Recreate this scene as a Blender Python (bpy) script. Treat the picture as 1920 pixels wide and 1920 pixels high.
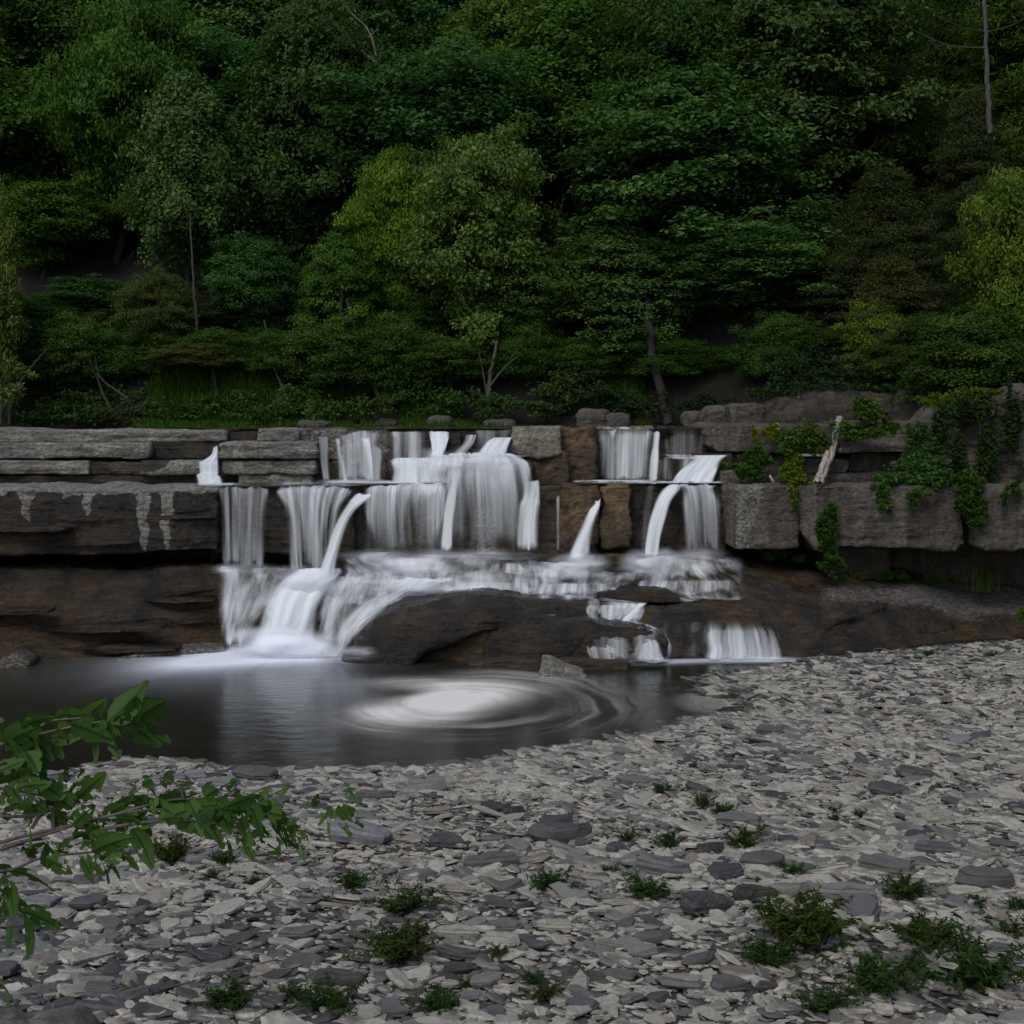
import bpy, math, random
import numpy as np
R = math.radians
F, YH, HC = 2400.0, 780.0, 4.5          # focal length and horizon row in 1920-pixel units, eye height above the pool

# ------------------------------------------------------------------ camera, sky, sun, exposure
sc = bpy.context.scene
for o in list(bpy.data.objects): bpy.data.objects.remove(o)
cam = bpy.data.cameras.new("camera"); cam_o = bpy.data.objects.new("camera", cam)
sc.collection.objects.link(cam_o); sc.camera = cam_o
cam_o.location = (0, 0, HC); cam_o.rotation_euler = (R(90), 0, 0)
cam.sensor_width = 36; cam.lens = 36 * F / 1920; cam.shift_y = (YH - 960) / 1920
cam.clip_start = 0.05; cam.clip_end = 2000
SUN_EL, SUN_AZ = 50, -155                # azimuth measured from +Y, clockwise
w = bpy.data.worlds.new("World"); sc.world = w; w.use_nodes = True
nt = w.node_tree; bg = nt.nodes["Background"]
sky = nt.nodes.new("ShaderNodeTexSky"); sky.sky_type = 'NISHITA'; sky.sun_disc = False
sky.sun_elevation = R(SUN_EL); sky.sun_rotation = R(SUN_AZ); sky.air_density = 1.0; sky.dust_density = 2.0; sky.ozone_density = 0.8
nt.links.new(sky.outputs[0], bg.inputs[0]); bg.inputs[1].default_value = 0.09
sun = bpy.data.lights.new("sun", 'SUN'); sun.energy = 0.9; sun.angle = R(25); sun.color = (1, .96, .9)
sun_o = bpy.data.objects.new("sun", sun); sc.collection.objects.link(sun_o)
sd = np.array([math.sin(R(SUN_AZ)) * math.cos(R(SUN_EL)), math.cos(R(SUN_AZ)) * math.cos(R(SUN_EL)), math.sin(R(SUN_EL))])
from mathutils import Vector, Matrix
sun_o.rotation_euler = Vector(sd).to_track_quat('Z', 'Y').to_euler(); sun_o.location = (0, 0, 60)
vs = sc.view_settings; vs.view_transform = 'Standard'; vs.look = 'None'; vs.exposure = 0.3; vs.gamma = 1
sc.cycles.max_bounces = 6; sc.cycles.transparent_max_bounces = 24; sc.cycles.diffuse_bounces = 3

# ------------------------------------------------------------------ helpers
def P(px, py, D): return np.array([(px - 960) / F * D, D, HC - (py - YH) / F * D])
def XX(px, D): return (np.asarray(px) - 960) / F * D
def ZZ(py, D): return HC - (np.asarray(py) - YH) / F * D

def _h(i, j, k, s):
    n = (i * 73856093) ^ (j * 19349663) ^ (k * 83492791) ^ (s * 2654435)
    n = (n ^ (n >> 13)) * 1274126177 & 0x7fffffff
    n = (n ^ (n >> 16)) * 668265263 & 0x7fffffff
    return (n & 0xffff) / 65535.0
def vn(x, y, z, s=0):
    x, y, z = np.broadcast_arrays(np.asarray(x, float), np.asarray(y, float), np.asarray(z, float))
    xi, yi, zi = (np.floor(a).astype(np.int64) for a in (x, y, z))
    fx, fy, fz = x - xi, y - yi, z - zi
    fx, fy, fz = (f * f * (3 - 2 * f) for f in (fx, fy, fz))
    r = 0
    for a in (0, 1):
        for b in (0, 1):
            for c in (0, 1):
                r = r + _h(xi + a, yi + b, zi + c, s) * (fx if a else 1 - fx) * (fy if b else 1 - fy) * (fz if c else 1 - fz)
    return r * 2 - 1
def fbm(x, y, z, s=0, o=4):
    r, a, f = 0, 1, 1
    for k in range(o):
        r = r + a * vn(x * f + k * 7.3, y * f - k * 3.1, z * f + k * 1.7, s + k); a *= .5; f *= 2.03
    return r / 1.9

def tag(o, label=None, cat=None, group=None, kind=None):
    if label: o['label'] = label
    if cat: o['category'] = cat
    if group: o['group'] = group
    if kind: o['kind'] = kind
    return o
def link(o, parent=None):
    sc.collection.objects.link(o)
    if parent is not None: o.parent = parent
    return o
def mesh(name, V, faces, mat, smooth=True, attrs=None):
    if isinstance(faces, np.ndarray): faces = [faces]
    faces = [f for f in faces if len(f)]
    me = bpy.data.meshes.new(name)
    me.vertices.add(len(V)); me.vertices.foreach_set('co', np.asarray(V, np.float32).ravel())
    idx = np.concatenate([f.ravel() for f in faces]).astype(np.int32)
    tot = np.concatenate([np.full(len(f), f.shape[1]) for f in faces]).astype(np.int32)
    start = np.concatenate([[0], np.cumsum(tot)[:-1]]).astype(np.int32)
    me.loops.add(len(idx)); me.loops.foreach_set('vertex_index', idx)
    me.polygons.add(len(tot)); me.polygons.foreach_set('loop_start', start)
    me.polygons.foreach_set('use_smooth', np.full(len(tot), smooth))
    for k, v in (attrs or {}).items():
        v = np.asarray(v, np.float32)
        if v.ndim == 1: a = me.attributes.new(k, 'FLOAT', 'POINT'); a.data.foreach_set('value', v)
        elif v.shape[1] == 3: a = me.attributes.new(k, 'FLOAT_VECTOR', 'POINT'); a.data.foreach_set('vector', v.ravel())
        else: a = me.attributes.new(k, 'FLOAT_COLOR', 'POINT'); a.data.foreach_set('color', v.ravel())
    me.materials.append(mat); me.update(calc_edges=True); me.validate()
    return me
def obj(name, V, faces, mat, parent=None, smooth=True, attrs=None, recenter=False):
    V = np.asarray(V, float); c = np.zeros(3)
    if recenter: c = np.array([V[:, 0].mean(), V[:, 1].mean(), V[:, 2].min()]); V = V - c
    o = bpy.data.objects.new(name, mesh(name, V, faces, mat, smooth, attrs)); o.location = c
    return link(o, parent)
def empty(name, loc):
    o = bpy.data.objects.new(name, None); o.location = loc; o.empty_display_size = .2
    return link(o)
def gridf(n, m):
    i = np.arange(n - 1)[:, None] * m + np.arange(m - 1)[None]; i = i.ravel()
    return np.stack([i, i + m, i + m + 1, i + 1], 1)
def tube(pts, rad, seg=7):
    pts = np.asarray(pts, float); n = len(pts); rad = np.broadcast_to(rad, n)
    t = np.gradient(pts, axis=0); t /= np.linalg.norm(t, axis=1)[:, None] + 1e-9
    ref = np.array([0, 1, 0.]) if abs(t[0][1]) < .8 else np.array([1, 0, 0.])
    a = np.cross(t, ref); a /= np.linalg.norm(a, axis=1)[:, None] + 1e-9; b = np.cross(t, a)
    th = np.linspace(0, 2 * np.pi, seg, endpoint=False)
    V = pts[:, None] + rad[:, None, None] * (a[:, None] * np.cos(th)[None, :, None] + b[:, None] * np.sin(th)[None, :, None])
    V = V.reshape(-1, 3); i = (np.arange(n - 1)[:, None] * seg + np.arange(seg)[None]).ravel()
    j = (np.arange(n - 1)[:, None] * seg + (np.arange(seg)[None] + 1) % seg).ravel()
    return V, np.stack([i, j, j + seg, i + seg], 1)
def join(parts):
    Vs, Fs, n = [], [], 0
    for V, f in parts: Vs.append(V); Fs.append(f + n); n += len(V)
    return np.concatenate(Vs), np.concatenate(Fs)

# ------------------------------------------------------------------ materials
class NM:
    def __init__(s, name):
        s.m = bpy.data.materials.new(name); s.m.use_nodes = True; s.t = s.m.node_tree; s.t.nodes.clear()
        s.out = s.t.nodes.new("ShaderNodeOutputMaterial")
    def n(s, typ, ins=None, **kw):
        nd = s.t.nodes.new(typ)
        for k, v in kw.items(): setattr(nd, k, v)
        for k, v in (ins or {}).items():
            if isinstance(v, bpy.types.NodeSocket): s.t.links.new(v, nd.inputs[k])
            else: nd.inputs[k].default_value = v
        return nd
    def math(s, op, a, b=0.0, clamp=False):
        return s.n("ShaderNodeMath", {0: a, 1: b}, operation=op, use_clamp=clamp).outputs[0]
    def mix(s, f, a, b, blend='MIX'):
        nd = s.n("ShaderNodeMix", data_type='RGBA', blend_type=blend)
        for i, v in ((0, f), (6, a), (7, b)):
            if isinstance(v, bpy.types.NodeSocket): s.t.links.new(v, nd.inputs[i])
            else: nd.inputs[i].default_value = v if i == 0 else (*v, 1)[:4]
        return nd.outputs[2]
    def noise(s, vec, scale, detail=5, rough=.55):
        return s.n("ShaderNodeTexNoise", {'Vector': vec, 'Scale': scale, 'Detail': detail, 'Roughness': rough}).outputs[0]
    def mapn(s, vec, sc_):
        return s.n("ShaderNodeMapping", {'Vector': vec, 'Scale': sc_}).outputs[0]
    def rng(s, v, a, b, c=0.0, d=1.0):
        return s.n("ShaderNodeMapRange", {0: v, 1: a, 2: b, 3: c, 4: d}, interpolation_type='SMOOTHSTEP').outputs[0]
    def attr(s, name, o='Fac'): return s.n("ShaderNodeAttribute", attribute_name=name).outputs[o]
    def fin(s, sh): s.t.links.new(sh, s.out.inputs[0]); return s.m

def rock_mat(name, lo, hi, stain, stain_amt=.5, rough=.8, dry=(.30, .29, .255), bump=.6, strata=.5, vstreak=0.0):
    lo, hi = ((c_[0], c_[1] * 1.02, c_[2] * .97) for c_ in (lo, hi))
    m = NM(name); tc = m.n("ShaderNodeTexCoord").outputs['Object']
    n1 = m.noise(tc, 1.6, 8, .62); n2 = m.noise(m.mapn(tc, (2.2, 2.2, 15)), 1.0, 8, .68)
    n3 = m.noise(m.mapn(tc, (1, 1, 1.6)), 13, 10, .72); n4 = m.noise(tc, .9, 4, .5)
    n5 = m.noise(m.mapn(tc, (5, 5, .5)), 1.0, 4, .6)
    c = m.mix(m.rng(n1, .35, .65), lo, hi)
    c = m.mix(m.math('MULTIPLY', m.rng(n4, .48, .62), stain_amt), c, stain)
    c = m.mix(m.math('MULTIPLY', m.rng(n2, .42, .6, 1, 0), strata), c, tuple(v * .45 for v in lo))
    if vstreak: c = m.mix(m.math('MULTIPLY', m.rng(n5, .45, .62), vstreak), c, tuple(v * .4 for v in lo))
    dr = m.attr('dry'); df = m.rng(m.math('ADD', dr, m.math('MULTIPLY', m.math('SUBTRACT', n3, .5), .7)), .3, .62)
    c = m.mix(df, c, m.mix(m.rng(n3, .35, .65), tuple(v * .8 for v in dry), tuple(min(1, v * 1.12) for v in dry)))
    c = m.mix(m.rng(n3, .36, .6, .6, 0), c, (.012, .011, .01))
    vor = m.n("ShaderNodeTexVoronoi", {'Vector': m.mapn(m.n("ShaderNodeVectorMath", {0: tc, 1: m.n("ShaderNodeTexNoise", {'Vector': tc, 'Scale': 2.0}).outputs[1]}, operation='ADD').outputs[0], (.9, .9, 2.2)), 'Scale': 1.3}, feature='DISTANCE_TO_EDGE').outputs[0]
    crack = m.rng(vor, 0, .035, 0, 1)
    c = m.mix(m.math('MULTIPLY', m.math('SUBTRACT', 1.0, crack), .12), c, (.008, .007, .006))
    h = m.math('ADD', m.math('MULTIPLY', n2, .8), m.math('MULTIPLY', n3, .9))
    h = m.math('ADD', h, m.math('MULTIPLY', crack, .06)); h = m.math('ADD', h, m.math('MULTIPLY', n1, .5))
    bp = m.n("ShaderNodeBump", {'Height': h, 'Strength': min(1, bump + .3), 'Distance': .07}).outputs[0]
    ro = m.math('ADD', m.math('MULTIPLY', m.rng(n1, .35, .65), .25), m.math('ADD', m.math('MULTIPLY', df, .3), rough - .12), clamp=True)
    b = m.n("ShaderNodeBsdfPrincipled", {'Base Color': c, 'Roughness': ro, 'Normal': bp, 'Specular IOR Level': .5})
    return m.fin(b.outputs[0])
M = {}
M['dry'] = rock_mat('grey_limestone', (.27, .255, .235), (.52, .485, .435), (.16, .155, .16), .6, .85, strata=.6)
M['damp'] = rock_mat('damp_shale', (.045, .038, .03), (.12, .098, .075), (.085, .05, .022), .75, .42, strata=.6)
M['wet'] = rock_mat('wet_shale', (.018, .015, .012), (.07, .054, .038), (.085, .05, .018), .7, .3, strata=.55, vstreak=.35)
M['brown'] = rock_mat('ochre_crusted_rock', (.06, .04, .02), (.27, .18, .095), (.03, .026, .02), .7, .4, bump=1.0, strata=.2)
M['tan'] = rock_mat('tan_rock', (.22, .185, .15), (.52, .46, .39), (.09, .065, .04), .4, .7, bump=.8, strata=.1)
M['grey'] = rock_mat('weathered_grey_rock', (.125, .11, .098), (.21, .187, .165), (.08, .066, .054), .6, .85, strata=.2, vstreak=.5, bump=.8)
M['bed'] = rock_mat('wet_bedrock', (.017, .014, .011), (.075, .056, .036), (.105, .06, .018), .8, .3, strata=.5, dry=(.16, .15, .14))

def stone_mat(name, use_attr):
    m = NM(name); tc = m.n("ShaderNodeTexCoord").outputs['Object']
    col = m.attr('col', 'Color') if use_attr else m.n("ShaderNodeObjectInfo").outputs['Color']
    n1 = m.noise(tc, 9 if not use_attr else 12, 7, .6); n2 = m.noise(tc, 60, 4, .7); n3 = m.noise(m.mapn(tc, (3, 3, 60)), 1, 3, .5)
    c = m.mix(m.rng(n1, .42, .62, 0, .28), col, (.30, .285, .26)) if not use_attr else col
    c = m.mix(m.rng(n1, .3, .7, .0, .35), c, (.03, .03, .03))
    c = m.mix(m.rng(n2, .35, .7, .3, 0), c, (.04, .038, .035))
    h = m.math('ADD', m.math('ADD', n1, m.math('MULTIPLY', n2, .25)), m.math('MULTIPLY', n3, .5))
    bp = m.n("ShaderNodeBump", {'Height': h, 'Strength': .55, 'Distance': .012}).outputs[0]
    return m.fin(m.n("ShaderNodeBsdfPrincipled", {'Base Color': c, 'Roughness': .8, 'Normal': bp}).outputs[0])
M['stone'] = stone_mat('slate_stone', False); M['gravel'] = stone_mat('shale_chips', True)

m = NM('gravel_soil'); tc = m.n("ShaderNodeTexCoord").outputs['Object']
c = m.mix(m.rng(m.noise(tc, 7, 6), .35, .65), (.05, .044, .037), (.13, .12, .105)); c = m.mix(m.rng(m.noise(tc, .8, 3), .5, .65), c, (.05, .033, .02))
M['soil'] = m.fin(m.n("ShaderNodeBsdfPrincipled", {'Base Color': c, 'Roughness': .95, 'Normal': m.n("ShaderNodeBump", {'Height': m.noise(tc, 25, 8, .7), 'Strength': 1.0, 'Distance': .03}).outputs[0]}).outputs[0])
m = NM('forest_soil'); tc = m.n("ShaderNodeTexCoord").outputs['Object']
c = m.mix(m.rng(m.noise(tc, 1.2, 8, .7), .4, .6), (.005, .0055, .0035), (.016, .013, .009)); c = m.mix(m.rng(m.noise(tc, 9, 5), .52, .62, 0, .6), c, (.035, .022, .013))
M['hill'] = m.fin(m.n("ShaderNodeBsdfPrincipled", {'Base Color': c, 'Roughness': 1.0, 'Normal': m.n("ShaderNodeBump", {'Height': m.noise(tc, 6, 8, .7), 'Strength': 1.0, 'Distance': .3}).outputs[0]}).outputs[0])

m = NM('bark'); tc = m.n("ShaderNodeTexCoord").outputs['Object']; oi = m.n("ShaderNodeObjectInfo").outputs['Color']
c = m.mix(m.rng(m.noise(m.mapn(tc, (6, 6, 1.2)), 3, 6), .35, .65), oi, m.mix(.5, oi, (.01, .01, .01)))
M['bark'] = m.fin(m.n("ShaderNodeBsdfPrincipled", {'Base Color': c, 'Roughness': .9, 'Normal': m.n("ShaderNodeBump", {'Height': m.noise(m.mapn(tc, (8, 8, 1.5)), 3, 6), 'Strength': .8, 'Distance': .03}).outputs[0]}).outputs[0])

def leaf_mat(name, gloss=.42, spec=.35):
    m = NM(name); oi = m.n("ShaderNodeObjectInfo").outputs['Color']; t = m.attr('tone')
    c = m.mix(1.0, oi, m.n("ShaderNodeCombineColor", {0: m.math('MULTIPLY', t, m.math('ADD', .62, m.math('MULTIPLY', t, .38))), 1: t, 2: m.math('MULTIPLY', t, .8)}).outputs[0], 'MULTIPLY')
    b = m.n("ShaderNodeBsdfPrincipled", {'Base Color': c, 'Roughness': gloss, 'Specular IOR Level': spec})
    tr = m.n("ShaderNodeBsdfTranslucent", {'Color': m.mix(.45, c, (.12, .22, .01), 'MIX')})
    return m.fin(m.n("ShaderNodeMixShader", {0: .32, 1: b.outputs[0], 2: tr.outputs[0]}).outputs[0])
M['leaf'] = leaf_mat('foliage', .5, .16); M['elm'] = leaf_mat('elm_leaf', .6, .22)

def fall_mat(name, fu, fv, col=(.92, .965, 1.0)):
    m = NM(name); f = m.attr('flow', 'Vector'); d = m.attr('dens')
    n1 = m.noise(m.mapn(f, (fu, fv, 1)), 1, 3, .5); n2 = m.noise(m.mapn(f, (fu * 4.1, fv * 1.3, 3)), 1, 2, .5)
    n0 = m.noise(m.mapn(f, (fu * .42, fv * .55, 5)), 1, 3, .55)
    s = m.math('ADD', m.math('ADD', m.math('MULTIPLY', n1, .30), m.math('MULTIPLY', n2, .10)), m.math('MULTIPLY', n0, .60))
    k = m.math('SUBTRACT', 6.2, m.math('MULTIPLY', d, 2.2))
    a = m.math('ADD', m.math('MULTIPLY', m.math('SUBTRACT', s, .5), k), m.math('MULTIPLY', d, 1.05), clamp=True)
    a = m.math('MULTIPLY', a, m.rng(d, 0, .5), clamp=True)
    a = m.math('MULTIPLY', m.math('POWER', a, 1.35), m.math('ADD', .62, m.math('MULTIPLY', d, .34)), clamp=True); a = m.math('MINIMUM', a, .97)
    c = m.mix(m.rng(n2, .35, .65), tuple(v * .9 for v in col), col)
    df = m.n("ShaderNodeBsdfDiffuse", {'Color': c}); tl = m.n("ShaderNodeBsdfTranslucent", {'Color': c})
    body = m.n("ShaderNodeMixShader", {0: .15, 1: df.outputs[0], 2: tl.outputs[0]})
    tr = m.n("ShaderNodeBsdfTransparent")
    return m.fin(m.n("ShaderNodeMixShader", {0: a, 1: tr.outputs[0], 2: body.outputs[0]}).outputs[0])
M['fall'] = fall_mat('falling_water', 5.6, .3); M['rapid'] = fall_mat('white_water', 3.6, 1.3)

m = NM('foam'); a = m.attr('dens')
df = m.n("ShaderNodeBsdfDiffuse", {'Color': (.93, .90, .84, 1)}); tr = m.n("ShaderNodeBsdfTransparent")
M['foam'] = m.fin(m.n("ShaderNodeMixShader", {0: a, 1: tr.outputs[0], 2: df.outputs[0]}).outputs[0])
m = NM('cool_foam'); a = m.attr('dens')
df = m.n("ShaderNodeBsdfDiffuse", {'Color': (.88, .92, 1.0, 1)}); tr = m.n("ShaderNodeBsdfTransparent")
M['coolfoam'] = m.fin(m.n("ShaderNodeMixShader", {0: a, 1: tr.outputs[0], 2: df.outputs[0]}).outputs[0])

def water_mat(name, tint, mud, rough=.1):
    m = NM(name); tc = m.n("ShaderNodeTexCoord").outputs['Object']; dp = m.attr('depth')
    bp = m.n("ShaderNodeBump", {'Height': m.noise(m.mapn(tc, (1.2, 2.6, 1)), 1.4, 4, .6), 'Strength': .25, 'Distance': .05}).outputs[0]
    gl = m.n("ShaderNodeBsdfGlossy", {'Color': (1, 1, 1, 1), 'Roughness': rough, 'Normal': bp})
    tr = m.n("ShaderNodeBsdfTransparent", {'Color': (*tint, 1)}); df = m.n("ShaderNodeBsdfDiffuse", {'Color': (*mud, 1)})
    a = m.n("ShaderNodeMixShader", {0: m.math('MULTIPLY', dp, 1.0, clamp=True), 1: tr.outputs[0], 2: df.outputs[0]})
    fr = m.n("ShaderNodeFresnel", {'IOR': 1.33, 'Normal': bp})
    return m.fin(m.n("ShaderNodeMixShader", {0: fr.outputs[0], 1: a.outputs[0], 2: gl.outputs[0]}).outputs[0])
M['pool'] = water_mat('pool_water', (.72, .62, .44), (.024, .026, .016), .2)
M['film'] = water_mat('shallow_stream', (.5, .42, .32), (.05, .04, .03), .15)

# ------------------------------------------------------------------ ground: gravel bank and pool bed
shore_px = [(-900, 1560), (-300, 1500), (0, 1478), (90, 1462), (250, 1430), (430, 1436), (560, 1446), (700, 1448), (850, 1440), (960, 1424), (1060, 1402), (1160, 1388),
            (1250, 1374), (1300, 1352), (1380, 1345), (1450, 1338), (1400, 1318), (1420, 1300), (1330, 1292), (1330, 1272), (1420, 1262), (1480, 1248), (1560, 1236),
            (1680, 1222), (1800, 1214), (1920, 1208), (2300, 1200)]
SH = np.array([P(a, b, HC * F / (b - YH))[:2] for a, b in shore_px])
poly = np.concatenate([SH, [[60, 24], [60, -60], [-60, -60], [-60, SH[0][1]]]])
def sdist(x, y):
    p = np.stack([np.ravel(x), np.ravel(y)], 1); best = np.full(len(p), 1e9)
    for a, b in zip(SH[:-1], SH[1:]):
        ab = b - a; t = np.clip(((p - a) @ ab) / (ab @ ab), 0, 1); best = np.minimum(best, np.hypot(*(p - a - t[:, None] * ab).T))
    ins = np.zeros(len(p), bool); q = np.roll(poly, -1, 0)
    for a, b in zip(poly, q):
        c = (a[1] > p[:, 1]) != (b[1] > p[:, 1]); dy = b[1] - a[1] if b[1] != a[1] else 1e-9
        ins ^= c & (p[:, 0] < (b[0] - a[0]) * (p[:, 1] - a[1]) / dy + a[0])
    return np.where(ins, best, -best).reshape(np.shape(x))
def gz(x, y):
    x = np.asarray(x, float); y = np.asarray(y, float); d = sdist(x, y)
    z = np.where(d > 0, .9 * (1 - np.exp(-np.maximum(d, 0) / 7)), -1.3 * (1 - np.exp(np.minimum(d, 0) / 3.0)))
    return z + .05 * fbm(x * .6, y * .6, 0, 5, 3) + .02 * vn(x * 3, y * 3, 0, 9)
def G(px, py):
    D = HC * F / (py - YH)
    for _ in range(12): D = .5 * D + .5 * (HC - float(gz([XX(px, D)], [D])[0])) * F / (py - YH)
    return np.array([XX(px, D), D, float(gz([XX(px, D)], [D])[0])])
gx = np.concatenate([np.linspace(-60, -13, 20)[:-1], np.linspace(-13, 15, 260), np.linspace(15, 60, 20)[1:]])
gy = np.concatenate([np.linspace(-60, 4, 20)[:-1], np.linspace(4, 29, 240)])
X, Y = np.meshgrid(gx, gy, indexing='ij')
V = np.stack([X, Y, gz(X, Y)], -1).reshape(-1, 3)
tag(obj('ground', V, gridf(len(gx), len(gy)), M['soil']), 'grey gravel bank and stony bed of the pool', kind='structure')

# pool surface
wx = np.linspace(-60, 30, 260); wy = np.linspace(-3, 28.5, 160); X, Y = np.meshgrid(wx, wy, indexing='ij')
zb = gz(X, Y); dep = np.clip(1 - np.exp(np.minimum(zb, 0) * 1.5), 0, 1)
tag(obj('water', np.stack([X, Y, 0 * X], -1).reshape(-1, 3), gridf(260, 160), M['pool'], attrs={'depth': dep.ravel()}), 'dark still plunge pool below the falls', kind='structure')

# ------------------------------------------------------------------ rock builder: a rounded, weathered solid block
def curve(c, px):
    if np.isscalar(c): return np.full(np.shape(px), float(c))
    c = np.array(c, float); return np.interp(px, c[:, 0], c[:, 1])
def block(name, label, cat, px0, px1, top, bot, D, thick, mat, rad=.08, amp=.05, strata=.03, step=.028, seed=0, dry=None, group=None, kind='thing', freq=1.6, taper=0.0):
    Dm = float(np.mean(curve(D, np.linspace(px0, px1, 9))))
    L = (px1 - px0) / F * Dm; H = float(np.mean(curve(bot, np.linspace(px0, px1, 9)) - curve(top, np.linspace(px0, px1, 9)))) / F * Dm
    hl = np.array([L / 2, thick / 2, H / 2]); n = np.clip(np.round(2 * hl / min(step, .03)).astype(int), 6, 300); n[1] = min(n[1], 36)
    pts, fs, off = [], [], 0
    for ax in range(3):
        a, b = [i for i in range(3) if i != ax]
        A, B = np.meshgrid(np.linspace(-1, 1, n[a] + 1), np.linspace(-1, 1, n[b] + 1), indexing='ij')
        for sgn in (-1, 1):
            p = np.zeros(A.shape + (3,)); p[..., a] = A; p[..., b] = B; p[..., ax] = sgn
            f = gridf(n[a] + 1, n[b] + 1)
            if (sgn > 0) == (ax != 1): f = f[:, ::1]
            else: f = f[:, ::-1]
            pts.append(p.reshape(-1, 3)); fs.append(f + off); off += A.size
    p = np.concatenate(pts) * hl; f = np.concatenate(fs)
    key = np.round(p * 20000).astype(np.int64); _, ui, inv = np.unique(key, axis=0, return_index=True, return_inverse=True)
    p = p[ui]; f = inv.ravel()[f]
    r = min(rad * (1 if name in ('boulder', 'corner_rock') else .6), .45 * hl.min() * 2); inner = np.maximum(hl - r, 0); q = np.clip(p, -inner, inner); nn = p - q; nl = np.linalg.norm(nn, axis=1)[:, None] + 1e-9; nn /= nl
    p = q + nn * r
    u = p[:, 0] / L + .5; v = p[:, 2] / H + .5; px = px0 + u * (px1 - px0)
    Df = curve(D, px); y = Df + thick / 2 + p[:, 1]
    zt, zb_ = ZZ(curve(top, px), Df), ZZ(curve(bot, px), Df)
    W = np.stack([XX(px, Df), y + taper * v * (1 - (p[:, 1] / thick + .5)), zb_ + (zt - zb_) * v], 1)
    s = seed * 13 + 1
    d = amp * fbm(W[:, 0] * freq, W[:, 1] * freq, W[:, 2] * freq, s, 5) * 1.6
    lay = vn(W[:, 0] * .5, W[:, 1] * .5, W[:, 2] * 9 + .4 * vn(W[:, 0] * .8, 0, 0, s), s + 3)
    d += strata * np.sign(lay) * np.abs(lay) ** .5 + .35 * strata * vn(W[:, 0] * 2, W[:, 1] * 2, W[:, 2] * 26, s + 5)
    ch = vn(W[:, 0] * 2.2, W[:, 1] * 2.2, W[:, 2] * 3, s + 7); d -= amp * 1.2 * np.clip(ch - .45, 0, 1)
    rg = 1 - np.abs(fbm(W[:, 0] * 3.1 + 5, W[:, 1] * 3.1, W[:, 2] * 5.5, s + 8, 4)) * 2.2; d += .022 * (rg - .5) + .012 * vn(W[:, 0] * 17, W[:, 1] * 17, W[:, 2] * 34, s + 9)
    cr = np.abs(vn(W[:, 0] * 1.7 + 1.3 * vn(W[:, 2] * 2, W[:, 0], 0, s), W[:, 1], W[:, 2] * .8, s + 10)); d -= .035 * np.clip(1 - cr / .035, 0, 1)
    W = W + nn * d[:, None] * np.array([1, 1, .7 if H > .5 else .5])
    at = {'dry': dry(px, YH + (HC - W[:, 2]) / W[:, 1] * F, W) if dry else np.zeros(len(W))}
    o = obj(name, W, f, mat, attrs=at, recenter=True)
    return tag(o, label, cat, group, kind)

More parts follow.
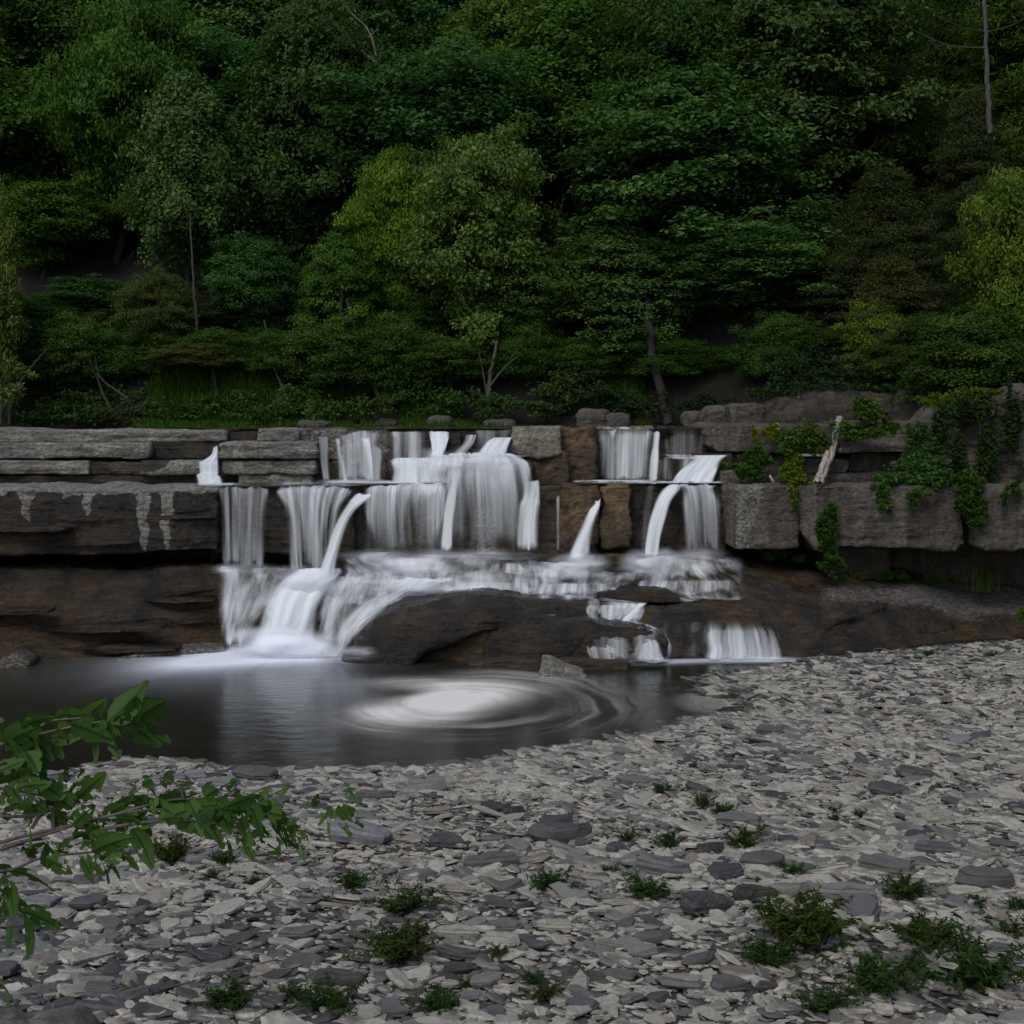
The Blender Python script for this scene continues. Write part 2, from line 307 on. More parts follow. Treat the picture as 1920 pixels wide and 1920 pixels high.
# ------------------------------------------------------------------ bedrock: one stepped rock sheet from the pool up under the overhangs
cols = {
 -700: (1270, [(1225, 22.0), (1190, 22.2), (1150, 22.5), (1110, 22.8), (1078, 23.2), (1064, 23.6), (1052, 25.6)]),
 -300: (1262, [(1215, 22.6), (1180, 22.9), (1140, 23.1), (1110, 23.3), (1075, 23.6), (1062, 24.0), (1050, 26.0)]),
 0: (1245, [(1215, 23.35), (1180, 23.55), (1140, 23.8), (1105, 24.05), (1070, 24.4), (1060, 24.8), (1050, 26.6)]),
 200: (1232, [(1205, 24.0), (1175, 24.1), (1140, 24.3), (1105, 24.5), (1072, 24.8), (1062, 25.2), (1050, 27.0)]),
 400: (1213, [(1190, 24.9), (1165, 25.0), (1130, 25.05), (1100, 25.1), (1072, 25.2), (1062, 25.5), (1050, 27.0)]),
 480: (1215, [(1190, 24.7), (1160, 24.75), (1130, 24.8), (1100, 24.85), (1075, 24.9), (1066, 25.4), (1055, 27.0)]),
 560: (1215, [(1190, 24.75), (1160, 24.8), (1130, 24.85), (1105, 24.9), (1080, 25.0), (1072, 25.3), (1060, 27.0)]),
 620: (1225, [(1195, 24.3), (1160, 24.45), (1130, 24.55), (1108, 24.7), (1088, 24.85), (1070, 25.4), (1055, 27.0)]),
 680: (1240, [(1200, 23.8), (1165, 24.1), (1135, 24.3), (1115, 24.6), (1095, 24.8), (1060, 25.8), (1045, 27.2)]),
 780: (1240, [(1200, 23.8), (1165, 24.1), (1135, 24.5), (1118, 24.9), (1092, 25.15), (1045, 26.2), (1036, 27.5)]),
 900: (1240, [(1178, 23.6), (1168, 24.1), (1132, 24.4), (1120, 24.95), (1094, 25.1), (1042, 26.3), (1035, 27.5)]),
 1000: (1240, [(1175, 23.55), (1163, 24.2), (1130, 24.4), (1120, 25.0), (1096, 25.1), (1045, 26.3), (1037, 27.5)]),
 1120: (1240, [(1178, 23.6), (1165, 24.3), (1131, 24.4), (1121, 25.0), (1099, 25.1), (1052, 26.3), (1043, 27.5)]),
 1180: (1240, [(1195, 23.6), (1165, 24.1), (1132, 24.4), (1121, 25.0), (1101, 25.1), (1060, 26.2), (1050, 27.5)]),
 1260: (1238, [(1180, 23.8), (1145, 24.1), (1129, 24.6), (1121, 25.0), (1103, 25.2), (1048, 26.3), (1040, 27.5)]),
 1400: (1235, [(1190, 23.9), (1152, 24.2), (1131, 24.7), (1122, 25.0), (1104, 25.3), (1055, 26.5), (1045, 28.0)]),
 1550: (1228, [(1195, 24.3), (1158, 24.6), (1135, 25.0), (1115, 25.4), (1095, 25.9), (1075, 26.6), (1060, 28.2)]),
 1700: (1212, [(1190, 25.2), (1165, 25.4), (1140, 25.6), (1120, 25.9), (1102, 26.4), (1085, 27.0), (1065, 28.5)]),
 1800: (1200, [(1185, 26.0), (1165, 26.3), (1145, 26.6), (1130, 26.9), (1115, 27.2), (1100, 27.6), (1070, 29.0)]),
 1920: (1195, [(1185, 26.2), (1170, 26.5), (1150, 26.9), (1130, 27.3), (1115, 27.6), (1100, 28.0), (1070, 29.4)]),
 2500: (1190, [(1180, 26.2), (1165, 26.5), (1145, 26.9), (1130, 27.3), (1115, 27.6), (1100, 28.0), (1070, 29.4)])}
ck = sorted(cols); rowsY, rowsD = [], []
for k in ck:
    w0, rest = cols[k]; d0 = HC * F / (w0 - YH)
    zz = [-1.2, 0.0] + [ZZ(a, b) for a, b in rest]; zz.append(zz[-1] + 1.5)
    dd = [d0 - .35, d0] + [b for a, b in rest]; dd.append(dd[-1] + .15)
    rowsY.append(zz); rowsD.append(dd)
rowsY, rowsD = np.array(rowsY), np.array(rowsD); NR = rowsY.shape[1]
pxs = np.arange(-700, 2501, 3.0); SUB = 26; tt = np.linspace(0, NR - 1, (NR - 1) * SUB + 1)
def surf(pxs, tt):
    Zc = np.stack([np.interp(pxs, ck, rowsY[:, j]) for j in range(NR)], 1); Dc = np.stack([np.interp(pxs, ck, rowsD[:, j]) for j in range(NR)], 1)
    i = np.clip(np.floor(tt).astype(int), 0, NR - 2); f = tt - i
    Zr = Zc[:, i] * (1 - f) + Zc[:, i + 1] * f; Dr = Dc[:, i] * (1 - f) + Dc[:, i + 1] * f
    for A in (Zr, Dr):
        for _ in range(14):
            A[:, 1:-1] = .25 * A[:, :-2] + .5 * A[:, 1:-1] + .25 * A[:, 2:]
        for _ in range(10): A[1:-1] = .25 * A[:-2] + .5 * A[1:-1] + .25 * A[2:]
    X = XX(pxs[:, None], Dr); return np.stack([X, Dr, Zr], -1)
BS = surf(pxs, tt)
x, y, z = BS[..., 0], BS[..., 1], BS[..., 2]
nrm = np.cross(np.gradient(BS, axis=0), np.gradient(BS, axis=1)); nrm /= np.linalg.norm(nrm, axis=-1)[..., None] + 1e-9
if nrm[..., 2].mean() < 0: nrm = -nrm
d = .10 * fbm(x * .8, y * .8, z * 1.2, 21, 5) + .03 * fbm(x * 3, y * 3, z * 5, 22, 4)
rgb_ = 1 - np.abs(fbm(x * 2.4, y * 2.4, z * 5, 26, 4)) * 2.2; d += .025 * (rgb_ - .5) + .012 * vn(x * 12, y * 12, z * 26, 27)
lay = vn(x * .35, y * .6, z * 5.5 + .8 * vn(x * .5, 0, 0, 24), 23); d += .035 * np.sign(lay) * np.abs(lay) ** .35 * (.4 + 1.2 * np.clip(vn(x * .4, y, z * .8, 28) + .4, 0, 1)) + .05 * np.sign(vn(x * .5 + z * 1.1, y, z * 3.2 - x * .35, 29)) * np.abs(vn(x * .5 + z * 1.1, y, z * 3.2 - x * .35, 29)) ** .3
d -= .16 * np.clip(vn(x * .9 + z * 1.5, y, z * 2.2, 25) - .35, 0, 1)
BSD = BS + nrm * d[..., None]
pyg = YH + (HC - BSD[..., 2]) / BSD[..., 1] * F; pxg = 960 + BSD[..., 0] / BSD[..., 1] * F
def sst(a, b, v): t = np.clip((v - a) / (b - a), 0, 1); return t * t * (3 - 2 * t)
dryb = .75 * sst(1640, 1800, pxg) * sst(1195, 1150, pyg) * (.5 + .5 * np.clip(vn(x, y * 2, 0, 31) + .5, 0, 1)) + .5 * sst(1085, 1110, pyg) * sst(1150, 1120, pyg) * sst(1500, 1560, pxg)
tag(obj('bedrock', BSD.reshape(-1, 3), gridf(*BS.shape[:2]), M['bed'], attrs={'dry': dryb.ravel()}), 'dark wet stepped bedrock under the falls', kind='structure')

# ------------------------------------------------------------------ the stream above the falls and the hillside
def hill(x, y):
    x = np.asarray(x, float); y = np.asarray(y, float)
    y0 = 33.2 - 2.6 * sst(3, 9, x) + .7 * vn(x * .25, 0, 0, 41)
    t = np.maximum(y - y0, 0)
    z = 4.1 + .78 * t + .5 * np.exp(-t) * 0 + .35 * np.clip(t, 0, 1)
    return z + np.clip(t, 0, 1) * (.5 * fbm(x * .3, y * .3, 0, 43, 4)) + .02 * vn(x * 3, y * 3, 0, 44)
hx = np.linspace(-75, 75, 260); hy = np.concatenate([np.linspace(27.9, 40, 60), np.linspace(40, 130, 70)[1:]]); X, Y = np.meshgrid(hx, hy, indexing='ij')
sx = np.linspace(11.5, 60, 60); sy = np.linspace(-12, 31, 80); X2, Y2 = np.meshgrid(sx, sy, indexing='ij'); x0_ = 13.5
tag(obj('shade_slope', np.stack([X2, Y2, .3 + 1.6 * np.clip(X2 - x0_, 0, 7) + .5 * np.clip(X2 - x0_ - 7, 0, 50) + 1.2 * fbm(X2 * .4, Y2 * .4, 0, 47, 4) * (X2 > x0_)], -1).reshape(-1, 3), gridf(60, 80), M['hill']), 'steep unseen slope added to shade the right-hand ledges', kind='structure')  # slope added out of frame to block light from the right-hand ledges
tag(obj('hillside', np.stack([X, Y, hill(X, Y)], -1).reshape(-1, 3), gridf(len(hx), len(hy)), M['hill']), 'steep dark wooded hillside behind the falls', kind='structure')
def sheet(name, label, pts_px, z, mat, depth=.5):
    V = np.array([P(a, YH + 1, b) for a, b in pts_px]); V[:, 2] = z
    return tag(obj(name, V, np.array([list(range(len(V)))]), mat, attrs={'depth': np.full(len(V), depth)}), label, kind='structure')
sheet('stream', 'shallow stream running above the upper lip', [(395, 27.25), (1330, 27.75), (1400, 33), (300, 33.5)], 4.225, M['film'], .3)
sheet('stream_ledge', 'thin water on the middle ledge', [(365, 25.15), (655, 25.3), (700, 25.98), (1060, 26.15), (1362, 26.15), (1362, 27.6), (365, 27.6)], 3.115, M['film'], .2)

# ------------------------------------------------------------------ tiers of blocks
def drystreak(px, py, W):
    e = 3.5 * vn(px * .09, py * .12, 0, 61) + 4 * vn(px * .03, py * .05, 3, 62)
    r = np.zeros(len(px))
    for c, w0, y1 in ((50, 17, 978), (165, 12, 968), (122, 7, 936), (143, 5, 932), (268, 13, 1036), (312, 15, 1034), (214, 6, 928), (-60, 20, 1000), (-150, 14, 960), (8, 9, 930)):
        tp = np.clip(1 - (py - 918) / (y1 - 918), 0, 1) ** .55
        r = np.maximum(r, sst(3, -3, np.abs(px - c + e) - w0 * tp) * (py < y1))
    r = np.maximum(r, sst(927, 921, py + e) * .8)
    return r
topg = 'grey limestone layers of the upper ledge'
B = block
lv = lambda z, D: YH + (HC - z) / D * F
B('rock_block', 'long dark wet overhanging block with pale dry streaks beside the thin falls', 'rock block', -700, 408, [(-700, 926), (0, 919), (408, 917)], [(-700, 1062), (0, 1046), (200, 1041), (408, 1032)], [(-700, 23.2), (0, 24.1), (408, 25.0)], 3.6, M['wet'], .07, .09, .035, .04, 1, drystreak)
B('rock_block', 'wet rock wall behind the thin and mid curtain of water', 'rock block', 404, 668, 917, 1040, [(404, 25.35), (668, 25.45)], 2.8, M['wet'], .12, .1, .03, .05, 2, lambda px, py, W: .2 * (px > 420))
B('rock_block', 'brown wet wall behind the central curtain below the domed fall', 'rock block', 650, 1058, 912, 1050, 26.1, 2.2, M['damp'], .12, .12, .02, .05, 3, lambda px, py, W: .52 * sst(880, 900, px) * sst(945, 925, px) * sst(930, 960, py))
# upper tier, left side layers
up = [(-300, 95, 829, 861, 27.1, 'dry', 'pale slab in the second layer at the frame edge'), (84, 282, 829, 859, 26.95, 'dry', 'pale sloping slab under the long top slab'),
      (274, 420, 829, 861, 27.15, 'wet', 'brown wet slab beside the small stepped cascade'),
      (-300, 168, 863, 890, 26.85, 'dry', 'long grey slab in the third layer'), (160, 272, 867, 890, 26.95, 'damp', 'small broken slab in the third layer'),
      (262, 378, 864, 890, 26.8, 'damp', 'dark slab ending at the small cascade foot'),
      (-300, 402, 890, 916, 27.0, 'wet', 'thin dark bottom slab with white drips')]
for i, (a, b, t, bo, D, mt, lb) in enumerate(up):
    B('rock_slab', lb, 'rock slab', a, b, t, bo, D, 2.4, M[mt], .09, .045, .025, .03, 10 + i, (lambda px, py, W: .62 * (vn(W[:, 0] * 1.3, W[:, 1], W[:, 2] * 2, 77) > .1)) if mt == 'damp' else None, topg)
B('rock_slab', 'long pale top slab of the upper ledge under the trees', 'rock slab', -700, 386, [(-700, 797), (0, 804), (80, 809), (170, 806), (386, 809)], 830, 27.2, 2.6, M['dry'], .09, .05, .03, .03, 8, None, topg)
B('rock_slab', 'rounded pale boulder slab above the small stepped cascade', 'rock slab', 378, 426, 806, 828, 27.15, 1.4, M['dry'], .1, .04, .02, .025, 20, None, topg)
B('rock_slab', 'dark wet slab between two pale slabs on the lip', 'rock slab', 420, 486, 808, 830, 27.3, 1.6, M['wet'], .05, .04, .02, .03, 21, None, topg)
B('rock_slab', 'pale square slab on top of the stacked ledge', 'rock slab', 483, 564, 803, 829, 27.0, 1.6, M['dry'], .1, .04, .03, .025, 22, None, topg)
B('rock_slab', 'stained slab at the edge of the upper curtain', 'rock slab', 556, 650, 806, 862, 27.15, 1.6, M['damp'], .06, .05, .03, .03, 23, lambda px, py, W: .45 + 0 * px, topg)
B('rock_slab', 'thick pale slab right of the small stepped cascade', 'rock slab', 409, 596, [(409, 832), (430, 827), (596, 829)], 861, 26.8, 2.0, M['dry'], .12, .04, .025, .025, 24, lambda px, py, W: 0 * px, topg)
B('rock_slab', 'grey slab in the middle of the stacked ledge', 'rock slab', 416, 592, 863, 890, 26.9, 2.0, M['dry'], .09, .04, .025, .025, 25, None, topg)
B('rock_slab', 'lowest grey slab of the stacked ledge', 'rock slab', 446, 584, 890, 912, 27.0, 2.0, M['dry'], .07, .04, .02, .025, 26, None, topg)
B('rock_slab', 'dark recessed slab behind the stacked ledge', 'rock slab', 405, 660, 860, 916, 27.25, 1.6, M['wet'], .06, .05, .03, .035, 27, None, topg)
for i, (a, b, t, bo, D) in enumerate([(-300, 120, 985, 1000, 23.95), (30, 250, 1012, 1024, 24.35), (180, 402, 965, 975, 24.75), (-300, 90, 1140, 1156, 23.4), (60, 300, 1172, 1188, 23.75), (240, 400, 1120, 1132, 24.6), (100, 330, 1212, 1226, 23.7)]):
    B('rock_ledge', ['thin ledge low on the streaked overhanging block at the frame edge', 'thin ledge near the bottom of the streaked overhanging block', 'thin ledge halfway up the streaked block beside the threads', 'broken ledge on the dark lower cliff at the frame edge', 'broken ledge in the middle of the dark lower cliff', 'short ledge high on the dark lower cliff beside the lacy cascade', 'ledge just above the waterline of the dark lower cliff'][i], 'rock ledge', a, b, [(a, t + 6), ((a + b) / 2, t), (b, t + 5)], [(a, bo - 3), ((a + b) / 2, bo), (b, bo - 4)], D, .5, M['wet'], .03, .05, .02, .025, 130 + i, None, 'thin ledges on the dark cliff')
# wall behind upper falls
B('rock_block', 'brown wall behind the upper curtain of thin streams', 'rock block', 590, 730, 806, 912, 27.4, 2, M['damp'], .06, .07, .025, .04, 30, lambda px, py, W: .42 + 0 * px)
B('rock_block', 'small projecting block parting the upper streams', 'rock block', 622, 700, 832, 870, 27.25, 1.0, M['tan'], .08, .05, .01, .03, 31)
B('rock_block', 'dark wall behind the bright upper chute', 'rock block', 722, 968, 807, 912, 27.4, 2, M['wet'], .06, .08, .025, .04, 32)
B('rock_block', 'dark leaning rock rib beside the bright upper chute', 'rock block', 836, 864, [(836, 830), (850, 812), (864, 808)], 868, 27.1, .8, M['wet'], .06, .05, .01, .03, 33)
B('rock_block', 'low step covered by white water under the upper chute', 'rock block', 728, 850, 864, 914, 26.7, 1.4, M['damp'], .12, .06, .01, .04, 34)
B('rock_block', 'projecting block under the domed fall', 'rock block', 846, 1000, 866, 916, 26.15, 2.0, M['damp'], .2, .06, .01, .04, 35)
B('rock_block', 'raised block feeding the small fan of water', 'rock block', 922, 962, 822, 870, 26.9, 1.2, M['wet'], .06, .05, .01, .03, 36)
B('rock_block', 'large pale square block standing on the lip between the falls', 'rock block', 961, 1052, [(961, 800), (1052, 801)], [(961, 850), (1010, 862), (1052, 852)], 26.9, 1.8, M['tan'], .06, .06, .01, .025, 37)
B('rock_block', 'rough ochre rock below the pale square block', 'rock block', 984, 1064, 850, 916, 27.0, 1.6, M['brown'], .1, .12, .01, .03, 38, freq=3)
B('rock_block', 'rough brown wall beside the pale square block', 'rock block', 1045, 1112, 803, 912, 27.35, 2, M['brown'], .1, .12, .01, .03, 39, freq=3)
B('rock_block', 'mottled wall behind the wide upper curtain', 'rock block', 1104, 1240, 801, 912, 27.95, 2, M['damp'], .06, .09, .02, .035, 40, lambda px, py, W: .5 * sst(840, 815, py))
B('rock_block', 'dark wall behind the thin curtain next to the overhanging slab', 'rock block', 1232, 1345, 801, 912, 28.0, 2, M['wet'], .06, .07, .02, .035, 41)
B('rock_block', 'small dark wet block with water running over it', 'rock block', 1238, 1312, 862, 912, 27.0, 1.2, M['wet'], .1, .06, .02, .03, 42)
B('rock_block', 'dark undercut ledge feeding the twin chutes', 'rock block', 1300, 1372, 852, 912, 27.0, 1.4, M['wet'], .1, .07, .02, .03, 43)
# middle tier centre
B('rock_block', 'dark brown split block left of the free jet', 'rock block', 1052, 1122, 908, 1048, 26.0, 2, M['brown'], .08, .12, .01, .03, 44, freq=2.6)
B('rock_block', 'ochre mossy pillar between the jet and the twin chutes', 'rock block', 1130, 1182, [(1130, 916), (1150, 911), (1182, 912)], 1028, [(1130, 25.95), (1182, 25.85)], 1.6, M['brown'], .1, .1, .01, .028, 45, lambda px, py, W: .0 * px, freq=2.6)
B('rock_block', 'dark dripping wall behind the ochre pillar', 'rock block', 1112, 1366, 911, 1058, 26.25, 2, M['wet'], .08, .12, .02, .04, 46, freq=2.2)
B('mossy_rock', 'low green mossy rock at the foot of the ochre pillar', 'rock', 1104, 1190, [(1104, 1062), (1140, 1040), (1190, 1042)], 1075, 25.7, .9, M['brown'], .15, .08, .02, .03, 47)
# right hand blocks
gr = 'large grey blocks of the middle tier'
B('rock_block', 'big pale grey block with a rusty wet edge beside the falls', 'rock block', 1358, 1498, [(1358, 913), (1498, 909)], [(1358, 1020), (1380, 1030), (1498, 1028)], [(1358, 26.1), (1385, 25.8), (1498, 25.9)], 2.8, M['grey'], .08, .07, .01, .03, 50, lambda px, py, W: .5 * sst(1372, 1382, px) * sst(1455, 1425, px + (py - 910) * .25), gr)
B('rock_block', 'cracked grey block with a climbing vine on its face', 'rock block', 1494, 1572, [(1494, 925), (1505, 909), (1572, 910)], [(1494, 990), (1530, 1030), (1572, 1028)], [(1494, 26.0), (1530, 25.75), (1572, 25.9)], 2.8, M['grey'], .1, .09, .01, .03, 51, None, gr)
B('rock_block', 'widest grey block with dark vertical stains under trailing ivy', 'rock block', 1566, 1806, [(1566, 910), (1806, 911)], [(1566, 1026), (1790, 1032), (1806, 1020)], [(1566, 25.85), (1700, 25.75), (1806, 26.0)], 2.8, M['grey'], .09, .09, .01, .03, 52, None, gr)
B('rock_block', 'grey block at the frame edge past the hanging vines', 'rock block', 1826, 2500, 911, [(1826, 1020), (1850, 1032), (2500, 1030)], [(1826, 26.1), (1860, 25.9), (2500, 25.4)], 3.2, M['grey'], .1, .1, .01, .035, 53, None, gr)
B('rock_block', 'recessed dark rock between the two widest grey blocks', 'rock block', 1790, 1840, 915, 1030, 26.5, 2, M['damp'], .1, .08, .01, .04, 54, None, gr)
B('rock_block', 'recessed grey wall in the shadow under the grey blocks', 'rock block', 1545, 1672, 1024, 1092, 27.0, 1.4, M['grey'], .1, .06, .02, .04, 55, None, gr)
B('rock_block', 'long shadowed wall at the back of the undercut', 'rock block', 1660, 2500, 1024, 1110, 28.0, 1.2, M['grey'], .1, .08, .03, .05, 56, None, gr)
ur = 'layered slabs above the grey blocks'
B('rock_slab', 'thick overhanging top slab beside the upper curtain', 'rock slab', 1326, 1580, [(1326, 806), (1336, 795), (1580, 796)], [(1326, 836), (1350, 848), (1580, 853)], 27.0, 3, M['grey'], .09, .05, .015, .03, 57, None, ur)
B('rock_slab', 'recessed grey layer under the overhanging top slab', 'rock slab', 1362, 1500, 852, 884, 27.2, 2.4, M['grey'], .06, .06, .03, .03, 58, None, ur)
B('rock_slab', 'broken lower layer with a pale corner above the big grey block', 'rock slab', 1352, 1500, 884, 914, 26.9, 2.4, M['grey'], .06, .07, .03, .03, 59, lambda px, py, W: .5 * sst(1400, 1380, px), ur)
B('rock_slab', 'thin grey slab behind the leaning driftwood', 'rock slab', 1488, 1592, 862, 888, 26.8, 2.2, M['grey'], .06, .06, .03, .03, 60, None, ur)
B('rock_slab', 'flat grey slab at the foot of the driftwood', 'rock slab', 1500, 1640, 887, 913, 26.85, 2.2, M['grey'], .06, .06, .03, .03, 61, None, ur)
B('rock_slab', 'jutting slab with hanging roots right of the driftwood', 'rock slab', 1576, 1746, [(1576, 822), (1600, 813), (1746, 816)], 848, 26.6, 2.6, M['grey'], .07, .06, .03, .03, 62, lambda px, py, W: .5 * (vn(W[:, 0] * 2, 0, W[:, 2] * 4, 5) > .2), ur)
B('rock_slab', 'recessed layered rock under the jutting slab', 'rock slab', 1592, 1760, 848, 886, 27.3, 2.0, M['grey'], .06, .09, .04, .03, 63, None, ur)
B('rock_slab', 'lower layered rock behind the trailing ivy', 'rock slab', 1630, 1800, 884, 914, 27.0, 2.2, M['grey'], .06, .07, .03, .03, 64, None, ur)
B('rock_slab', 'low slab on top of the jutting slab beneath weeds', 'rock slab', 1590, 1760, 790, 815, 27.2, 2.2, M['grey'], .06, .06, .02, .03, 65, None, ur)
B('cliff', 'dark shaded cliff behind the hanging vines at the frame edge', 'cliff', 1740, 2500, [(1740, 800), (1800, 740), (2500, 690)], 916, 27.4, 3, M['grey'], .15, .2, .05, .06, 66)
B('boulder', 'big sloping brown rock face above the overhanging slab', 'boulder', 1428, 1700, [(1428, 790), (1475, 752), (1560, 728), (1700, 735)], 802, 29.2, 2.4, M['damp'], .2, .2, .01, .05, 67, taper=.6)
B('boulder', 'brown rock face continuing beside the sloping one', 'boulder', 1690, 1800, [(1690, 735), (1740, 722), (1800, 740)], 802, 29.0, 2.4, M['damp'], .2, .2, .01, .05, 68, taper=.5)
bk = 'dark boulders above the lip'
for i, (a, b, t, D) in enumerate([(1086, 1142, 768, 31), (1136, 1186, 775, 30.8), (1290, 1330, 772, 31), (1326, 1378, 764, 30.6), (1370, 1436, 758, 30), (905, 962, 788, 31.5), (800, 850, 778, 32.2), (700, 745, 788, 31.5), (560, 620, 790, 31.2)]):
    B('boulder', ['dark square boulder behind the wide upper curtain', 'low dark boulder next to the square one behind the curtain', 'small dark boulder above the thin curtain', 'dark cracked boulder above the thin curtain', 'dark boulder touching the big sloping face', 'flat dark rock in the grass behind the domed fall', 'dark rock under the shrubs above the bright chute', 'low dark rock in the grass above the thin streams', 'low rock behind the stained slab'][i], 'boulder', a, b, t, 806, D, 1.2, M['grey'] if i != 7 else M['damp'], .15, .1, .01, .05, 70 + i, None, bk)

# big rounded slab in front of the rapids
B('boulder', 'large dark rounded slab jutting over the pool in front of the rapids', 'boulder', 632, 1136, [(632, 1240), (660, 1205), (700, 1168), (745, 1146), (830, 1128), (950, 1125), (1060, 1132), (1136, 1150)],
  [(632, 1250), (700, 1256), (770, 1256), (800, 1232), (850, 1212), (900, 1192), (980, 1178), (1136, 1158)], [(632, 23.2), (760, 22.9), (900, 23.3), (1136, 24.0)], 1.9, M['wet'], .22, .07, .03, .03, 90, taper=.35)
B('rock_slab', 'dark layered slab below the rounded slab touching the pool', 'rock slab', 905, 1252, [(905, 1205), (960, 1176), (1100, 1166), (1190, 1178), (1252, 1200)], 1262, [(905, 23.2), (1000, 22.95), (1252, 23.1)], 1.6, M['wet'], .12, .07, .04, .03, 91)
B('rock_slab', 'thin submerged slab showing at the waterline below the layered slab', 'rock slab', 880, 1180, [(880, 1244), (960, 1236), (1180, 1240)], 1275, 22.75, 1.0, M['damp'], .04, .04, .01, .03, 92)
B('rock_slab', 'smooth dark slab over which the small step cascade runs', 'rock slab', 1120, 1272, [(1120, 1112), (1180, 1102), (1250, 1106), (1272, 1118)], 1130, 24.75, .8, M['wet'], .08, .05, .01, .03, 93)
B('pale_rock', 'pale pointed rock standing in the pool below the layered slab', 'rock', 1012, 1102, [(1012, 1262), (1018, 1240), (1034, 1240), (1060, 1252), (1102, 1268)], 1290, 22.0, .7, M['dry'], .1, .06, .01, .025, 94)
B('rock_slab', 'pale low ledge at the waterline under the dark cliff', 'rock slab', 225, 420, [(225, 1236), (260, 1226), (330, 1220), (420, 1215)], 1248, [(225, 23.6), (420, 24.3)], .8, M['damp'], .06, .05, .02, .03, 95, lambda px, py, W: .45 + 0 * px)
B('rock', 'low grey rock at the frame edge foot of the dark cliff', 'rock', 0, 52, [(0, 1235), (25, 1228), (52, 1240)], 1262, 22.9, .6, M['damp'], .1, .05, .01, .03, 96, lambda px, py, W: .4 + 0 * px)
# ------------------------------------------------------------------ falling water
def smooth_rows(rows, k):
    rows = np.array(rows, float); n = len(rows); t = np.linspace(0, n - 1, k); out = []
    for tt_ in t:
        i = min(int(tt_), n - 2); f = tt_ - i; p1, p2 = rows[i], rows[i + 1]; p0 = rows[i - 1] if i else 2 * p1 - p2; p3 = rows[i + 2] if i + 2 < n else 2 * p2 - p1
        out.append(.5 * (2 * p1 + (p2 - p0) * f + (2 * p0 - 5 * p1 + 4 * p2 - p3) * f * f + (3 * p1 - p0 - 3 * p2 + p3) * f ** 3))
    return np.array(out)
wseed = [0]
def fall(label, rows, dens=.6, mat='fall', edge=.2, bow=0.0, group='silky streams of the waterfall', dens2=None, fade_top=.04, fade_bot=.07, wob=.04, layers=1):
    """a sheet of falling water: rows are (left px, right px, py, depth) from lip to foot"""
    wseed[0] += 1; k = 14 * len(rows); r = smooth_rows(rows, k); nu = max(9, int(np.mean(r[:, 1] - r[:, 0]) / 3))
    Vs, Fs, fl, de = [], [], [], []; off = 0
    for ly in range(layers):
        u = np.linspace(0, 1, nu)[None]; px = r[:, :1] * (1 - u) + r[:, 1:2] * u; v = np.linspace(0, 1, k)[:, None]
        D = r[:, 3:4] - bow * (1 - (2 * u - 1) ** 2) + wob * vn(u * 9 * (r[:, 1:2] - r[:, :1]) / 100, v * .8, ly, wseed[0]) - .06 * ly
        py = r[:, 2:3] + 0 * u
        W = np.stack([XX(px, D), D, ZZ(py, D)], -1)
        jl = edge * (1 + .7 * vn(v * 3, wseed[0], 0, 5)); e = np.clip(np.minimum(u, 1 - u) / jl, 0, 1); e = e * e * (3 - 2 * e); py = py + (3.5 * vn(u * 7 * (r[0, 1] - r[0, 0]) / 60, wseed[0], ly, 6)) * (1 - v) ** 6 * (r[-1, 2] - r[0, 2] > 60); W[..., 2] = ZZ(py, D)
        ed = e + .0 * v; jag = .5 + .5 * vn(u * 12, wseed[0], 0, 3)
        dn = dens if dens2 is None else dens + (dens2 - dens) * v
        ed = ed * np.clip(v / max(fade_top, 1e-3), 0, 1) * np.clip((1 - v) / (fade_bot * (.5 + jag)), 0, 1) * dn
        mu = (W[..., 0] - W[:, :1, 0].mean()); rowmid = .5 * (r[:, 0] + r[:, 1])
        mu = u * float(np.mean(r[:, 1] - r[:, 0])) / F * 26 + 0 * v; mv = np.cumsum(np.r_[0, np.hypot(np.diff(r[:, 2]) / F * 26, np.diff(r[:, 3]))])[:, None] + 0 * u
        f = gridf(k, nu); Vs.append(W.reshape(-1, 3)); Fs.append(f + off); off += k * nu
        fl.append(np.stack([mu, mv, mu * 0 + wseed[0] * 3.7 + ly], -1).reshape(-1, 3)); de.append(ed.ravel())
    o = obj('waterfall', np.concatenate(Vs), np.concatenate(Fs), M[mat], attrs={'flow': np.concatenate(fl), 'dens': np.concatenate(de)}, recenter=True)
    return tag(o, label, 'waterfall', group, 'thing')
fall('faint broad veil joining the curtains of the middle tier', [(500, 1030, 911, 26.05), (505, 1026, 918, 25.95), (510, 1024, 960, 25.9), (515, 1022, 1044, 25.85)], .2, edge=.08)
fall('faint veil joining the streams of the upper tier', [(600, 850, 808, 27.3), (600, 850, 840, 27.2), (600, 850, 904, 27.1)], .2, edge=.08)
fall('small cascade over stepped slabs beside the thick pale slab', [(399, 411, 836, 27.05), (394, 411, 852, 26.85), (378, 412, 863, 26.65), (370, 412, 868, 26.5), (372, 412, 886, 26.45), (366, 412, 890, 26.35), (366, 418, 896, 26.2), (366, 424, 908, 26.1), (360, 436, 914, 25.95)], .75, layers=2)
fall('thin trickle over the dark slab between two pale slabs', [(452, 470, 812, 27.15), (454, 468, 828, 27.1)], .25)
fall('faint thin stream at the edge of the upper curtain', [(596, 616, 818, 27.0), (598, 618, 860, 26.95), (604, 622, 904, 26.9)], .38)
fall('slanting white strand left of the small projecting block', [(624, 640, 818, 27.1), (628, 644, 850, 26.95), (634, 654, 880, 26.85), (638, 658, 906, 26.75)], .72, edge=.46)
fall('sparse curtain over the small projecting block', [(622, 722, 809, 27.25), (622, 722, 832, 26.95), (624, 722, 850, 26.85), (626, 722, 906, 26.75)], .33, layers=2)
